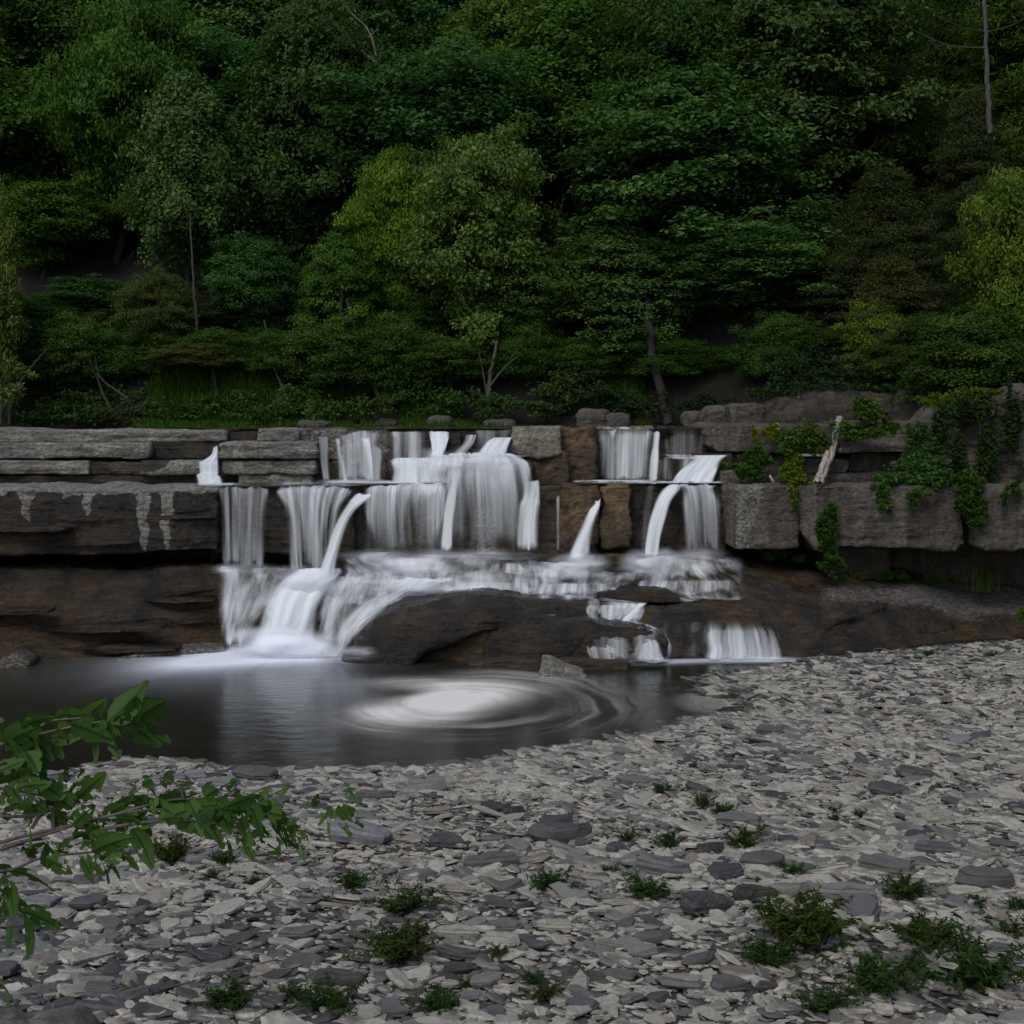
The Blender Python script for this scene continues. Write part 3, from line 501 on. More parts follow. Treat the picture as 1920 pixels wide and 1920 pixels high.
fall('bright narrow strand on the small projecting block', [(672, 696, 818, 27.0), (676, 698, 832, 26.85), (686, 700, 860, 26.75), (690, 706, 906, 26.65)], .85, edge=.46)
fall('see-through brown curtain between the strand and the bright chute', [(728, 812, 808, 27.25), (728, 812, 835, 27.05), (728, 810, 862, 26.95)], .42)
fall('bright chute pouring from the upper lip', [(800, 846, 809, 27.2), (806, 842, 825, 27.0), (808, 836, 845, 26.85), (800, 832, 868, 26.7), (790, 838, 885, 26.5)], 1.05, edge=.2, layers=2)
fall('short white apron over the low step under the chute', [(728, 842, 858, 26.75), (727, 846, 866, 26.55), (727, 850, 885, 26.45), (724, 858, 908, 26.35)], .85, layers=2)
fall('broken stream tumbling beside the dark rock rib', [(872, 896, 814, 27.2), (866, 890, 830, 26.95), (848, 880, 846, 26.8), (838, 872, 862, 26.65)], .7)
fall('thin curtain behind the small fan of water', [(886, 962, 806, 27.25), (886, 962, 824, 27.15), (884, 955, 850, 27.1)], .3)
fall('small fan of water spilling onto the dome', [(924, 962, 820, 26.85), (912, 960, 826, 26.65), (898, 956, 840, 26.5), (886, 952, 858, 26.35)], .95, layers=2)
fall('wide domed fall pouring over the projecting block', [(836, 960, 850, 26.6), (834, 985, 860, 26.0), (830, 998, 874, 25.82), (828, 1004, 900, 25.72), (828, 1010, 940, 25.68), (828, 1014, 1036, 25.62)], .85, dens2=.18, edge=.07, bow=.15, layers=2, wob=.06)
fall('white veil over the crown of the dome', [(800, 966, 852, 26.5), (806, 990, 862, 25.93), (800, 1000, 876, 25.74), (796, 1004, 908, 25.62), (800, 1008, 945, 25.6)], .8, dens2=.1, bow=.18, fade_bot=.5, edge=.1)
fall('bright strand down the flank of the domed fall', [(838, 872, 868, 25.75), (842, 868, 895, 25.6), (834, 860, 930, 25.5), (828, 852, 980, 25.47), (822, 850, 1036, 25.45)], .95, edge=.5)
fall('misty fall on the shoulder of the domed fall', [(984, 1012, 898, 25.85), (976, 1016, 930, 25.7), (966, 1018, 950, 25.6), (962, 1016, 985, 25.55), (960, 1014, 1036, 25.5)], .8, edge=.2)
fall('thin vertical thread on the brown wall', [(1040, 1052, 928, 25.85), (1040, 1052, 1036, 25.8)], .36, edge=.46)
fall('broad central curtain beneath the short apron', [(682, 846, 909, 26.05), (678, 846, 915, 25.85), (676, 844, 930, 25.75), (676, 842, 975, 25.68), (684, 842, 1046, 25.62)], .7, dens2=.25, layers=2, wob=.07)
fall('bright crest of the central curtain', [(740, 850, 906, 26.0), (738, 850, 915, 25.75), (736, 848, 940, 25.65), (740, 846, 975, 25.6)], .8, dens2=.15, fade_bot=.6)
fall('white curtain of fine threads at the middle ledge', [(512, 672, 912, 25.3), (512, 668, 918, 25.12), (516, 660, 930, 25.04), (524, 648, 960, 24.98), (532, 640, 1010, 24.94), (540, 636, 1080, 24.92)], .52, dens2=.4, layers=2, wob=.06)
fall('sparse thin threads beside the streaked overhanging block', [(402, 512, 913, 25.2), (402, 510, 919, 25.05), (404, 508, 940, 24.98), (406, 504, 1000, 24.93), (408, 500, 1068, 24.9)], .38, layers=2)
fall('few faint drips at the edge of the overhanging block', [(384, 408, 922, 24.85), (386, 408, 1062, 24.82)], .1)
fall('bright diagonal jet cutting across the curtain', [(668, 702, 926, 25.1), (650, 690, 940, 24.92), (634, 668, 962, 24.8), (620, 654, 990, 24.72), (606, 642, 1030, 24.66), (594, 636, 1062, 24.62), (586, 640, 1092, 24.6)], 1.0, edge=.5, layers=2)
fall('free jet shooting out beside the ochre pillar', [(1112, 1128, 930, 26.1), (1114, 1127, 944, 26.0), (1102, 1126, 956, 25.85), (1088, 1122, 978, 25.7), (1074, 1114, 1010, 25.58), (1062, 1106, 1050, 25.5)], 1.0, edge=.46, layers=2)
fall('wide upper curtain between the brown wall and the slab', [(1106, 1236, 802, 27.95), (1107, 1236, 812, 27.8), (1108, 1234, 850, 27.7), (1108, 1230, 904, 27.65)], .5, layers=2)
fall('bright strand in the wide upper curtain', [(1140, 1158, 803, 27.7), (1142, 1155, 840, 27.6), (1144, 1154, 904, 27.55)], .75, edge=.46)
fall('bright chute at the end of the wide upper curtain', [(1224, 1240, 808, 27.7), (1220, 1239, 835, 27.55), (1216, 1238, 865, 27.4), (1212, 1236, 905, 27.3)], .95, edge=.46)
fall('thin dark curtain against the overhanging top slab', [(1240, 1332, 803, 27.95), (1240, 1332, 820, 27.8), (1240, 1330, 858, 27.7)], .3)
fall('threads over the small dark wet block', [(1236, 1312, 857, 27.0), (1235, 1308, 864, 26.85), (1235, 1300, 905, 26.75)], .38)
fall('twin chutes dropping from the dark undercut ledge', [(1296, 1368, 853, 27.0), (1290, 1362, 860, 26.8), (1278, 1352, 874, 26.65), (1262, 1344, 892, 26.5), (1250, 1342, 908, 26.35)], .88, layers=2)
fall('flat white water spilling along the undercut ledge', [(1240, 1366, 852, 27.4), (1240, 1366, 857, 26.95), (1240, 1360, 861, 26.85)], .8)
fall('bright arching chute from the middle ledge', [(1240, 1290, 910, 26.1), (1236, 1280, 918, 25.9), (1226, 1262, 940, 25.75), (1216, 1250, 975, 25.65), (1210, 1240, 1010, 25.6), (1206, 1236, 1046, 25.55)], .95, edge=.46, layers=2)
fall('broad silky veil of the middle tier beside the big grey block', [(1262, 1346, 909, 26.15), (1268, 1352, 918, 25.95), (1274, 1356, 950, 25.8), (1278, 1358, 1038, 25.65)], .62, dens2=.32, layers=2, wob=.07)
fall('faint threads on the dark dripping wall', [(1186, 1242, 911, 26.15), (1188, 1236, 930, 26.05), (1190, 1222, 1040, 25.95)], .27)

for a_, b_, d0_, d1_, dn_, lb_ in ((596, 860, 27.1, 25.95, .75, 'white film sliding over the middle ledge toward the central curtain'), (500, 690, 26.6, 25.3, .4, 'thin film on the middle ledge feeding the fine threads'), (1066, 1240, 27.5, 26.2, .5, 'thin white film on the ledge under the wide upper curtain'), (1220, 1362, 26.9, 26.1, .9, 'white film feeding the arching chute and the silky veil'), (366, 470, 26.2, 25.3, .45, 'thin film spreading from the small cascade'), (800, 1000, 26.7, 25.9, .8, 'white film over the top of the projecting block')):
    z_ = 3.135 if 'block' not in lb_ else ZZ(855, 26.3); rows_ = [(a_ + 6, b_ - 6, lv(z_, d0_), d0_), (a_, b_, lv(z_, (d0_ + d1_) / 2), (d0_ + d1_) / 2), (a_, b_, lv(z_, d1_), d1_)]
    fall(lb_, rows_, dn_, mat='rapid', edge=.15, fade_top=.15, fade_bot=.03, wob=0)
# ------------------------------------------------------------------ white water draped over the bedrock
def drape(name, label, a, b, t0, t1, blobs, off=.03, mat='rapid', base=0.0, cat='rapids', bulge=0.0, group='white water running over the bedrock'):
    ip = np.where((pxs >= a) & (pxs <= b))[0]; it = np.where((tt >= t0) & (tt <= t1))[0]
    S = BSD[ip][:, it]; 
    for _ in range(3):
        S = S.copy(); S[1:-1, 1:-1] = (S[:-2, 1:-1] + S[2:, 1:-1] + S[1:-1, :-2] + S[1:-1, 2:] + 2 * S[1:-1, 1:-1]) / 6
    nn = nrm[ip][:, it]; px = pxg[ip][:, it]; py = pyg[ip][:, it]
    dn = np.full(px.shape, base)
    for (cx, cy, rx, ry, s) in blobs:
        q = ((px - cx) / rx) ** 2 + ((py - cy) / ry) ** 2; dn = np.maximum(dn, s * np.clip(1.35 - q, 0, 1) ** .8)
    uu = (px - a) / max(b - a, 1); e = np.clip(np.minimum(uu, 1 - uu) * (b - a) / 14, 0, 1)
    tg = (tt[it] - t0)[None] + 0 * px; e2 = np.clip(np.minimum(tg, (t1 - t0) - tg) / .12, 0, 1)
    dn = dn * e * e2 * np.clip(.92 + .5 * fbm(px * .012, py * .045, 1, int(off * 1000), 3), .2, 1.5)
    S = S + nn * (off + bulge * np.clip(dn, 0, 1)[..., None] * np.array([1., 1, 1]))
    seg = np.linalg.norm(np.diff(BSD[ip][:, it], axis=1), axis=-1); mv = np.concatenate([np.zeros((len(ip), 1)), np.cumsum(seg, 1)], 1)
    dn = dn
    fl = np.stack([S[..., 0] + .35 * vn(S[..., 0] * .7, mv * 1.2, 0, 8), mv, 0 * mv + off * 100], -1)
    o = obj(name, S.reshape(-1, 3), gridf(len(ip), len(it)), M[mat], attrs={'flow': fl.reshape(-1, 3), 'dens': dn.ravel()}, recenter=True)
    return tag(o, label, cat, group, 'thing')
fall('thin lacy cascade at the edge of the main chute', [(396, 560, 1062, 25.3), (396, 556, 1070, 24.95), (398, 545, 1090, 24.65), (400, 520, 1130, 24.55), (402, 490, 1170, 24.45), (402, 470, 1216, 24.4)], .62, dens2=.42, layers=2, edge=.3, fade_top=.12, mat='rapid', group='white water running over the bedrock')
fall('solid white main chute plunging into the pool', [(560, 650, 1066, 25.0), (528, 646, 1082, 24.75), (500, 640, 1102, 24.5), (484, 624, 1130, 24.3), (474, 608, 1165, 24.15), (462, 604, 1200, 24.1), (444, 620, 1236, 24.0)], 2.3, mat='rapid', edge=.42, bow=.15, layers=2, fade_bot=.16, group='white water running over the bedrock')
fall('mist of white spray around the foot of the main chute', [(505, 600, 1110, 24.05), (488, 600, 1140, 23.95), (460, 612, 1180, 23.85), (425, 640, 1228, 23.75)], .55, mat='rapid', edge=.4, bow=.2, fade_top=.3, fade_bot=.12, group='white water running over the bedrock')
fall('streaky cascade over the sloping rock beside the main chute', [(600, 720, 1078, 24.95), (596, 700, 1100, 24.6), (588, 680, 1130, 24.35), (582, 668, 1165, 24.15), (580, 650, 1214, 23.95)], .42, layers=2, edge=.2, mat='rapid', group='white water running over the bedrock')
fall('curving white cascade wrapping the rounded slab', [(700, 880, 1084, 25.0), (680, 850, 1100, 24.7), (655, 800, 1122, 24.35), (634, 745, 1150, 24.0), (616, 700, 1182, 23.75), (600, 664, 1232, 23.5)], .88, dens2=.7, layers=2, edge=.46, mat='rapid', group='white water running over the bedrock')
def mist(label, cx, cy, rx, ry, D, st, bow=.25):
    u, v = np.meshgrid(np.linspace(-1, 1, 40), np.linspace(-1, 1, 28), indexing='ij'); Dg = D - bow * (1 - u * u) * (1 - v * v) + .04 * vn(u * 3, v * 3, 0, int(cx))
    q = u * u + v * v + .6 * fbm(u * 2.2, v * 1.6, 1, int(cx) + 1, 3); a = (.62 if cx != 535 else 1) * st * np.clip(1 - q, 0, 1) ** 1.8
    px, py = cx + u * rx, cy + v * ry
    return tag(obj('spray', np.stack([XX(px, Dg), Dg, ZZ(py, Dg)], -1).reshape(-1, 3), gridf(40, 28), M['coolfoam'], attrs={'dens': np.clip(a, 0, 1).ravel()}, recenter=True), label, 'spray', 'soft spray where the streams land', 'thing')
for a_ in [('spray at the foot of the diagonal jet', 585, 1092, 84, 40, 24.45, .8), ('spray where the central curtain lands', 760, 1060, 150, 34, 25.3, .8), ('spray below the domed fall', 915, 1044, 120, 18, 25.3, .45), ('spray where the free jet lands', 1085, 1060, 66, 28, 25.2, .95), ('spray at the foot of the arching chute', 1222, 1056, 70, 32, 25.2, .9),
  ('thin spray below the broad silky veil', 1310, 1046, 80, 26, 25.3, .5), ('spray where the main chute meets the pool', 535, 1208, 130, 40, 23.75, 1.0), ('spray under the sparse thin threads', 455, 1068, 80, 16, 24.6, .55), ('spray on the step under the bright upper chute', 815, 862, 50, 30, 26.3, .85), ('spray at the crown of the domed fall', 880, 866, 90, 24, 25.5, .6),
  ('spray where the small cascade lands on the ledge', 395, 910, 44, 8, 25.8, .6), ('spray along the foot of the upper streams', 680, 904, 110, 7, 26.2, .6), ('spray line under the wide upper curtain', 1175, 903, 80, 6, 27.0, .7), ('spray below the curving cascade', 650, 1226, 70, 18, 23.1, .6), ('spray in the trough behind the rounded slab', 800, 1108, 120, 20, 24.6, .6), ('spray under the milky apron', 1225, 1240, 50, 10, 22.8, .7), ('spray under the stepped cascade', 1400, 1238, 110, 9, 23.2, .7)]: mist(*a_)
drape('rapids', 'foaming rapids below the central curtain', 640, 1110, 3.9, 7.6, [(770, 1068, 90, 16, 1.0), (710, 1078, 60, 20, .8), (860, 1056, 60, 10, .5), (980, 1050, 90, 12, .45), (1010, 1078, 80, 14, .7), (880, 1084, 120, 10, .62), (840, 1108, 120, 13, .6), (980, 1108, 160, 13, .42), (1070, 1078, 60, 18, 1.1), (930, 1070, 60, 10, .25), (700, 1100, 50, 22, .6), (770, 1098, 120, 16, .75), (900, 1115, 120, 8, .6)], .06, bulge=.06, base=.52)
drape('rapids', 'foaming rapids at the foot of the arching chute', 1060, 1400, 3.9, 7.6, [(1222, 1058, 50, 16, 1.2), (1290, 1074, 80, 20, .8), (1340, 1062, 50, 22, .45), (1350, 1090, 40, 20, .35), (1180, 1082, 80, 12, .5), (1285, 1108, 60, 16, .7), (1120, 1092, 70, 14, .6), (1080, 1062, 40, 18, 1.3), (1080, 1112, 90, 8, .5), (1230, 1088, 90, 14, .6), (1310, 1095, 70, 18, .5)], .065, bulge=.05, base=.4)
for a_, b_, py_, D_, dn_, lb_ in ((838, 1000, 1096, 25.0, .62, 'row of short threads falling off the rapids ledge behind the rounded slab'), (990, 1160, 1098, 25.0, .55, 'second row of short threads beside the smooth dark slab'), (655, 850, 1072, 25.35, .6, 'soft white step below the broad central curtain'), (905, 985, 1060, 25.7, .45, 'small veil over a hump in the rapids'), (1190, 1380, 1092, 25.2, .45, 'soft step below the arching chute')):
    fall(lb_, [(a_ + 8, b_ - 4, py_ - 8, D_ + .35), (a_ + 2, b_, py_ - 1, D_ + .05), (a_ - 3, b_ + 2, py_ + 10, D_ - .1), (a_ - 8, b_ + 4, py_ + 24, D_ - .16)], dn_, edge=.12, fade_top=.3, fade_bot=.3, group='white water running over the bedrock')
drape('cascade', 'narrow band of steps dropping into the dark cleft below the rapids', 1080, 1270, .9, 4.6, [(1115, 1145, 16, 22, .6), (1150, 1148, 34, 22, .62), (1185, 1145, 22, 26, .9), (1180, 1185, 50, 12, .8), (1225, 1220, 30, 34, .9), (1130, 1215, 30, 34, .4)], .05)
fall('white stepped cascade over the brown dome into the pool', [(1318, 1462, 1156, 24.1), (1314, 1470, 1172, 23.9), (1312, 1480, 1188, 23.75), (1310, 1486, 1204, 23.6), (1312, 1490, 1220, 23.5), (1306, 1494, 1240, 23.4)], .28, dens2=.62, layers=2, edge=.18, fade_top=.35, mat='fall', group='white water running over the bedrock')
fall('slanting white strand dropping off the smooth dark slab', [(1196, 1216, 1130, 24.25), (1182, 1206, 1142, 24.05), (1164, 1190, 1158, 23.9), (1150, 1186, 1172, 23.75)], .75, edge=.46, group='white water running over the bedrock')
fall('faint glassy sheet over the face of the layered slab', [(1086, 1256, 1172, 23.7), (1088, 1256, 1185, 23.25), (1090, 1258, 1200, 23.05), (1092, 1258, 1242, 22.95)], .3, layers=2, edge=.2, fade_top=.2, group='white water running over the bedrock')
fall('short clear threads in the dark cleft', [(1118, 1182, 1134, 24.25), (1118, 1180, 1145, 24.1), (1118, 1176, 1168, 23.9)], .42, group='white water running over the bedrock')
fall('thin flow sheet across the layered slab to the apron', [(1110, 1215, 1164, 23.9), (1120, 1228, 1176, 23.6), (1150, 1240, 1190, 23.4), (1180, 1244, 1202, 23.2)], .6, edge=.46, mat='rapid', group='white water running over the bedrock')
fall('faint threads down the face of the brown dome', [(1236, 1330, 1165, 24.0), (1234, 1330, 1185, 23.8), (1236, 1320, 1236, 23.6)], .16, layers=2, group='white water running over the bedrock')

# cascades on the front slabs
fall('small veil falling off the rounded slab', [(1012, 1044, 1152, 23.75), (1014, 1046, 1160, 23.55), (1020, 1046, 1182, 23.3)], .45)
fall('white strand slipping between the rounded slab and the brown dome', [(1096, 1140, 1134, 24.0), (1098, 1126, 1150, 23.8), (1104, 1128, 1168, 23.6)], .6)
fall('fan of threads on the layered slab', [(1092, 1150, 1196, 23.15), (1096, 1156, 1215, 23.0), (1104, 1160, 1238, 22.95)], .45)
fall('milky apron beside the fan of threads', [(1184, 1238, 1194, 23.2), (1194, 1244, 1205, 23.05), (1192, 1250, 1240, 22.95)], .62, layers=2, edge=.35)
fall('stream wrapping the pool end of the rounded slab', [(668, 720, 1192, 23.35), (646, 690, 1208, 23.1), (622, 672, 1224, 22.95), (606, 664, 1240, 22.85)], .3, edge=.45)

# ------------------------------------------------------------------ foam on the pool
def foam(label, px0, px1, py0, py1, fn, mat='foam', z=.012, n=300, cat='foam'):
    D0, D1 = HC * F / (py1 - YH), HC * F / (py0 - YH)
    xa, xb = XX(px0, D0), XX(px1, D0); xa2, xb2 = XX(px0, D1), XX(px1, D1)
    X, Y = np.meshgrid(np.linspace(min(xa, xa2), max(xb, xb2), n), np.linspace(D0, D1, n), indexing='ij')
    px = 960 + X / Y * F; py = YH + HC / Y * F; a = np.clip(fn(X, Y, px, py), 0, 1)
    return tag(obj('foam', np.stack([X, Y, 0 * X + z], -1).reshape(-1, 3), gridf(n, n), M[mat], attrs={'dens': a.ravel()}, recenter=True), label, cat, 'foam floating on the pool', 'thing')
CX, CY = P(850, 0, 20.3)[0], 20.0
def swirl(X, Y, px, py):
    dx, dy = (X - CX), (Y - CY); r = np.hypot(dx, dy); th = np.arctan2(dy, dx); ph = th + 1.1 * r
    wr = .6 * fbm(dx * .55, dy * .55, 0, 58, 3); rr_ = r + wr; ph = th + .75 * rr_
    e = .5 + .5 * fbm(np.cos(ph) * .7, np.sin(ph) * .7, rr_ * 3.6, 51, 4); fine = vn(np.cos(ph) * .9, np.sin(ph) * .9, rr_ * 22, 52) * .6 + .4 * vn(np.cos(ph), np.sin(ph), rr_ * 48, 53)
    g = lambda cx, cy, rx, ry, sl=0.0: np.exp(-(((px - cx - sl * (py - cy)) / rx) ** 2 + ((py - cy) / ry) ** 2) ** 1.3)
    core = 1.25 * g(868, 1303, 112, 26, -1.2) + .75 * g(790, 1340, 110, 26, -1.5) + .55 * g(775, 1283, 85, 11) + .5 * g(700, 1338, 50, 16)
    rim = .6 * np.exp(-((np.hypot((px - 850) / 200, (py - 1322) / 58) - 1) / .2) ** 2) * sst(1020, 800, px) * sst(1315, 1350, py)
    out = .5 * np.exp(-((np.hypot((px - 930) / 290, (py - 1318) / 56) - .80) / .28) ** 2) * sst(760, 940, px) * sst(1290, 1150, px)
    f_ = np.clip((e - .3) * 1.7 + .22 * fine, 0, 1.1)
    a = core * (.72 + .4 * f_) + .7 * rim * f_ + out * .85 * np.clip((e - .42) * 2.2 + .3 * fine, 0, 1)
    hole = g(748, 1302, 42, 7, -2)
    a = a * np.clip(.85 + .55 * fbm(dx * 1.1, dy * 1.1, 0, 59, 4), .3, 1.25)
    return np.clip(a * .95 * (1 - .7 * hole), 0, .93)
foam('pale cream foam swirl spinning on the dark pool', 620, 1310, 1252, 1402, swirl, 'foam', .012, 460)
def chute(X, Y, px, py):
    dx, dy = px - 555, (py - 1200) * 3.0; r = np.hypot(dx, dy); th = np.arctan2(dy, -dx)
    st = .5 + .5 * fbm(th * 5, r * .004, 0, 53, 3)
    a = 1.6 * np.exp(-((px - 540) / 115) ** 2 - ((py - 1218) / 26) ** 2) + 1.0 * np.exp(-((px - 440 + (py - 1220) * 2.5) / 125) ** 2 - ((py - 1240) / 19) ** 2)
    b = .26 * st * np.exp(-((px - 330 + (py - 1265) * 1.5) / 200) ** 2 - ((py - 1268) / 30) ** 2) + .16 * st * np.exp(-((px - 590) / 170) ** 2 - ((py - 1290) / 42) ** 2)
    return (a * (.75 + .5 * st) + b) * sst(1198, 1212, py) * (.55 + .45 * sst(700, 640, px))
foam('soft pile of white froth where the main chute lands', 400, 680, 1196, 1250, lambda X, Y, px, py: 1.2 * np.exp(-(((px - 535) / 90) ** 2 + ((py - 1222) / 14) ** 2) ** 1.2), 'coolfoam', .07, 120)
foam('bright white froth spreading from the foot of the main chute', -60, 780, 1198, 1385, chute, 'coolfoam', .02, 360)
foam('pale foam line under the dark cliff beside the main chute', 290, 410, 1212, 1230, lambda X, Y, px, py: .9 * np.clip(1.2 - np.abs((px - 350) / 55) ** 2 - ((py - 1221.5 + (px - 350) * .02) / 4.5) ** 2, 0, 1), 'foam', .03, 60)
foam('white froth line at the foot of the stepped cascade', 1050, 1520, 1226, 1262, lambda X, Y, px, py: .9 * np.exp(-((px - 1400) / 95) ** 2 - ((py - 1240) / 4.5) ** 2) + .8 * np.exp(-((px - 1230) / 70) ** 2 - ((py - 1242) / 5) ** 2), 'coolfoam', .02, 160)
foam('thin grey foam film in the small bay of the gravel', 1240, 1470, 1280, 1345, lambda X, Y, px, py: .33 * (.5 + .5 * fbm(X * .9 + .5 * vn(X, Y * 2, 0, 1), Y * 2.4, 0, 55, 4) > .46) * np.clip(1.3 - ((px - 1370) / 100) ** 2 - ((py - 1314) / 28) ** 2, 0, 1), 'foam', .012, 160)
foam('white ripple of foam at the tip of the gravel spit', 1470, 1600, 1228, 1248, lambda X, Y, px, py: .6 * np.clip(1.1 - ((px - 1535 + (py - 1238) * 4) / 55) ** 2 - ((py - 1238) / 7) ** 2, 0, 1) * (.5 + .5 * vn(X * 3, Y * 2, 0, 57)) * 1.6, 'coolfoam', .012, 80)

# ------------------------------------------------------------------ shale chips covering the bank
rng = np.random.default_rng(11)
def stone_proto(k, n, rings, seed):
    r = np.random.default_rng(seed); Vs = []
    ang = np.sort(np.linspace(0, 2 * np.pi, n, endpoint=False) + r.uniform(-.9, .9, n) * np.pi / n)
    ak = np.linspace(0, 2 * np.pi, 5, endpoint=False) + r.uniform(-.55, .55, 5); dk = r.uniform(.55, .95, 5)
    rad = np.min(dk[None] / np.maximum(np.cos(ang[:, None] - ak[None]), .35), axis=1); rad = np.clip(rad, .45, 1.25) * r.uniform(.95, 1.05, n); el = r.uniform(.5, .85)
    base = np.stack([np.cos(ang) * rad, np.sin(ang) * rad * el], 1)
    tl = r.uniform(-.35, .35, 2)
    for i in range(rings):
        h = i / (rings - 1); s = [.86, 1.0, .97, .86][i] if rings == 4 else [.9, 1.0, .84][i]
        p = base * s * (1 + r.uniform(-.05, .05, (n, 1))) + r.uniform(-.04, .04, (n, 2))
        zz = (h - .5) + (tl[0] * p[:, 0] + tl[1] * p[:, 1]) * h * .9 + r.uniform(-.06, .06, n) * (1 if 0 < i < rings - 1 else .6)
        Vs.append(np.c_[p, zz])
    V = np.concatenate(Vs); f = []
    for i in range(rings - 1):
        for j in range(n): a = i * n + j; b = i * n + (j + 1) % n; f.append((a, b, b + n, a + n))
    t = (rings - 1) * n; lo, hi = 0, n - 1
    while hi - lo >= 3: f.append((t + lo, t + lo + 1, t + hi - 1, t + hi)); lo += 1; hi -= 1
    return V, np.array(f)
def rotm(yaw, tx, ty):
    cy, sy, cx, sx, cz, sz = np.cos(ty), np.sin(ty), np.cos(tx), np.sin(tx), np.cos(yaw), np.sin(yaw); o = np.zeros_like(yaw); l = o + 1
    Rz = np.stack([cz, -sz, o, sz, cz, o, o, o, l], -1).reshape(-1, 3, 3); Rx = np.stack([l, o, o, o, cx, -sx, o, sx, cx], -1).reshape(-1, 3, 3); Ry = np.stack([cy, o, sy, o, l, o, -sy, o, cy], -1).reshape(-1, 3, 3)
    return Ry @ Rx @ Rz
def sample_ground(n, dmin=6.5, dmax=27.5, margin=1.15, under=-.25):
    D = np.sqrt(rng.uniform(dmin ** 2, dmax ** 2, n)); x = rng.uniform(-.44, .44, n) * D * margin
    z = gz(x, D); d = sdist(x, D); k = (d > under * 3) & (D < 26.2 + .0 * x); return x[k], D[k], z[k], d[k]
def tones(x, y, n):
    pale = np.array([.52, .492, .415]); mid = np.array([.235, .238, .215]); dark = np.array([.068, .068, .068]); warm = np.array([.34, .295, .24])
    dk = fbm(x * .35, y * .35, 0, 81, 3) + .45 * sst(13, 9, y) + .55 * sst(2.5, 6, x - (y - 14) * .25) * sst(19.5, 23, y) 
    u = rng.uniform(0, 1, n); c = pale[None] * rng.uniform(.72, 1.12, (n, 1))
    c = np.where((u < .26)[:, None], mid * rng.uniform(.7, 1.1, (n, 1)), c); c = np.where(((u > .26) & (u < .36))[:, None], warm * rng.uniform(.7, 1.1, (n, 1)), c)
    pd = np.clip(.07 + .8 * np.clip(dk - .12, 0, 1), 0, .7); c = np.where((rng.uniform(0, 1, n) < pd)[:, None], dark * rng.uniform(.7, 1.8, (n, 1)), c)
    return c
prot = [stone_proto(0, 8, 3, 200 + i) for i in range(24)]
x, y, z, d = sample_ground(150000); N = len(x)
L = np.clip(.037 * rng.uniform(.03, 1, N) ** -.45, .02, .2) * (1 + .25 * sst(12, 22, y)); L = np.where(d < .35, L * 1.5, L)
L = L * np.clip(1 + .75 * fbm(x * .55, y * .8, 0, 87, 3), .45, 1.8); L = L * np.exp(rng.normal(0, .28, N)); L = np.clip(L, .016, .27); th = np.minimum(L * rng.uniform(.12, .3, N), .04); asp = rng.uniform(.55, 1.0, N)
Rm = rotm(rng.normal(0, .5, N) + (rng.uniform(0, 1, N) < .3) * rng.uniform(0, 6.28, N), rng.normal(-.06, .17, N), rng.normal(.08, .17, N))
kk = rng.integers(0, 24, N); PV = np.stack([p[0] for p in prot])[kk]; PF = prot[0][1]
W = np.einsum('nij,nkj->nki', Rm, PV * np.stack([L, L * asp, th], 1)[:, None]); W += np.stack([x, y, z + th * .3 + rng.uniform(0, .02, N) - .012 * (L < .05)], 1)[:, None]
wetk = np.clip(np.where(d < 0, .3, np.where(d < .10, .55, 1)), 0, 1); C = tones(x, y, N) * wetk[:, None]
col = np.repeat(np.c_[C, np.ones(N)], PV.shape[1], 0); FF = (PF[None] + (np.arange(N) * PV.shape[1])[:, None, None]).reshape(-1, 4)
tag(obj('gravel', W.reshape(-1, 3), FF, M['gravel'], smooth=False, attrs={'col': col}), 'thousands of flat pale shale chips covering the bank', kind='stuff')

# individual larger stones
def slab_proto(seed):
    V, f = stone_proto(0, 14, 4, seed); me = mesh('slate_stone', V, f, M['stone'], smooth=False)
    import bmesh
    bm = bmesh.new(); bm.from_mesh(me); bmesh.ops.recalc_face_normals(bm, faces=bm.faces)
    bmesh.ops.bevel(bm, geom=list(bm.edges), offset=.03, segments=1, affect='EDGES', clamp_overlap=True)
    bmesh.ops.triangulate(bm, faces=[q for q in bm.faces if len(q.verts) > 4]); bmesh.ops.subdivide_edges(bm, edges=bm.edges, cuts=2, use_grid_fill=True)
    co = np.array([v.co for v in bm.verts]); n = np.array([v.normal for v in bm.verts])
    dd = .035 * fbm(co[:, 0] * 2.5, co[:, 1] * 2.5, co[:, 2] * 2, seed, 4); ly = vn(co[:, 0] * .6, co[:, 1] * .6, co[:, 2] * 5, seed + 2); dd += .03 * np.sign(ly) * np.abs(ly) ** .4 * (np.abs(n[:, 2]) < .6)
    dz = .09 * np.sign(vn(co[:, 0] * 1.6, co[:, 1] * 1.6, 1, seed + 4)) * (co[:, 2] > .3) * np.abs(vn(co[:, 0] * 1.6, co[:, 1] * 1.6, 1, seed + 4)) ** .3
    for v, a, b, c_ in zip(bm.verts, n, dd, dz): v.co = v.co + Vector(a * b * np.array([1, 1, 1.2])) + Vector((0, 0, c_))
    bm.to_mesh(me); bm.free(); return me
SP = [slab_proto(300 + i) for i in range(12)]; sn = [0]
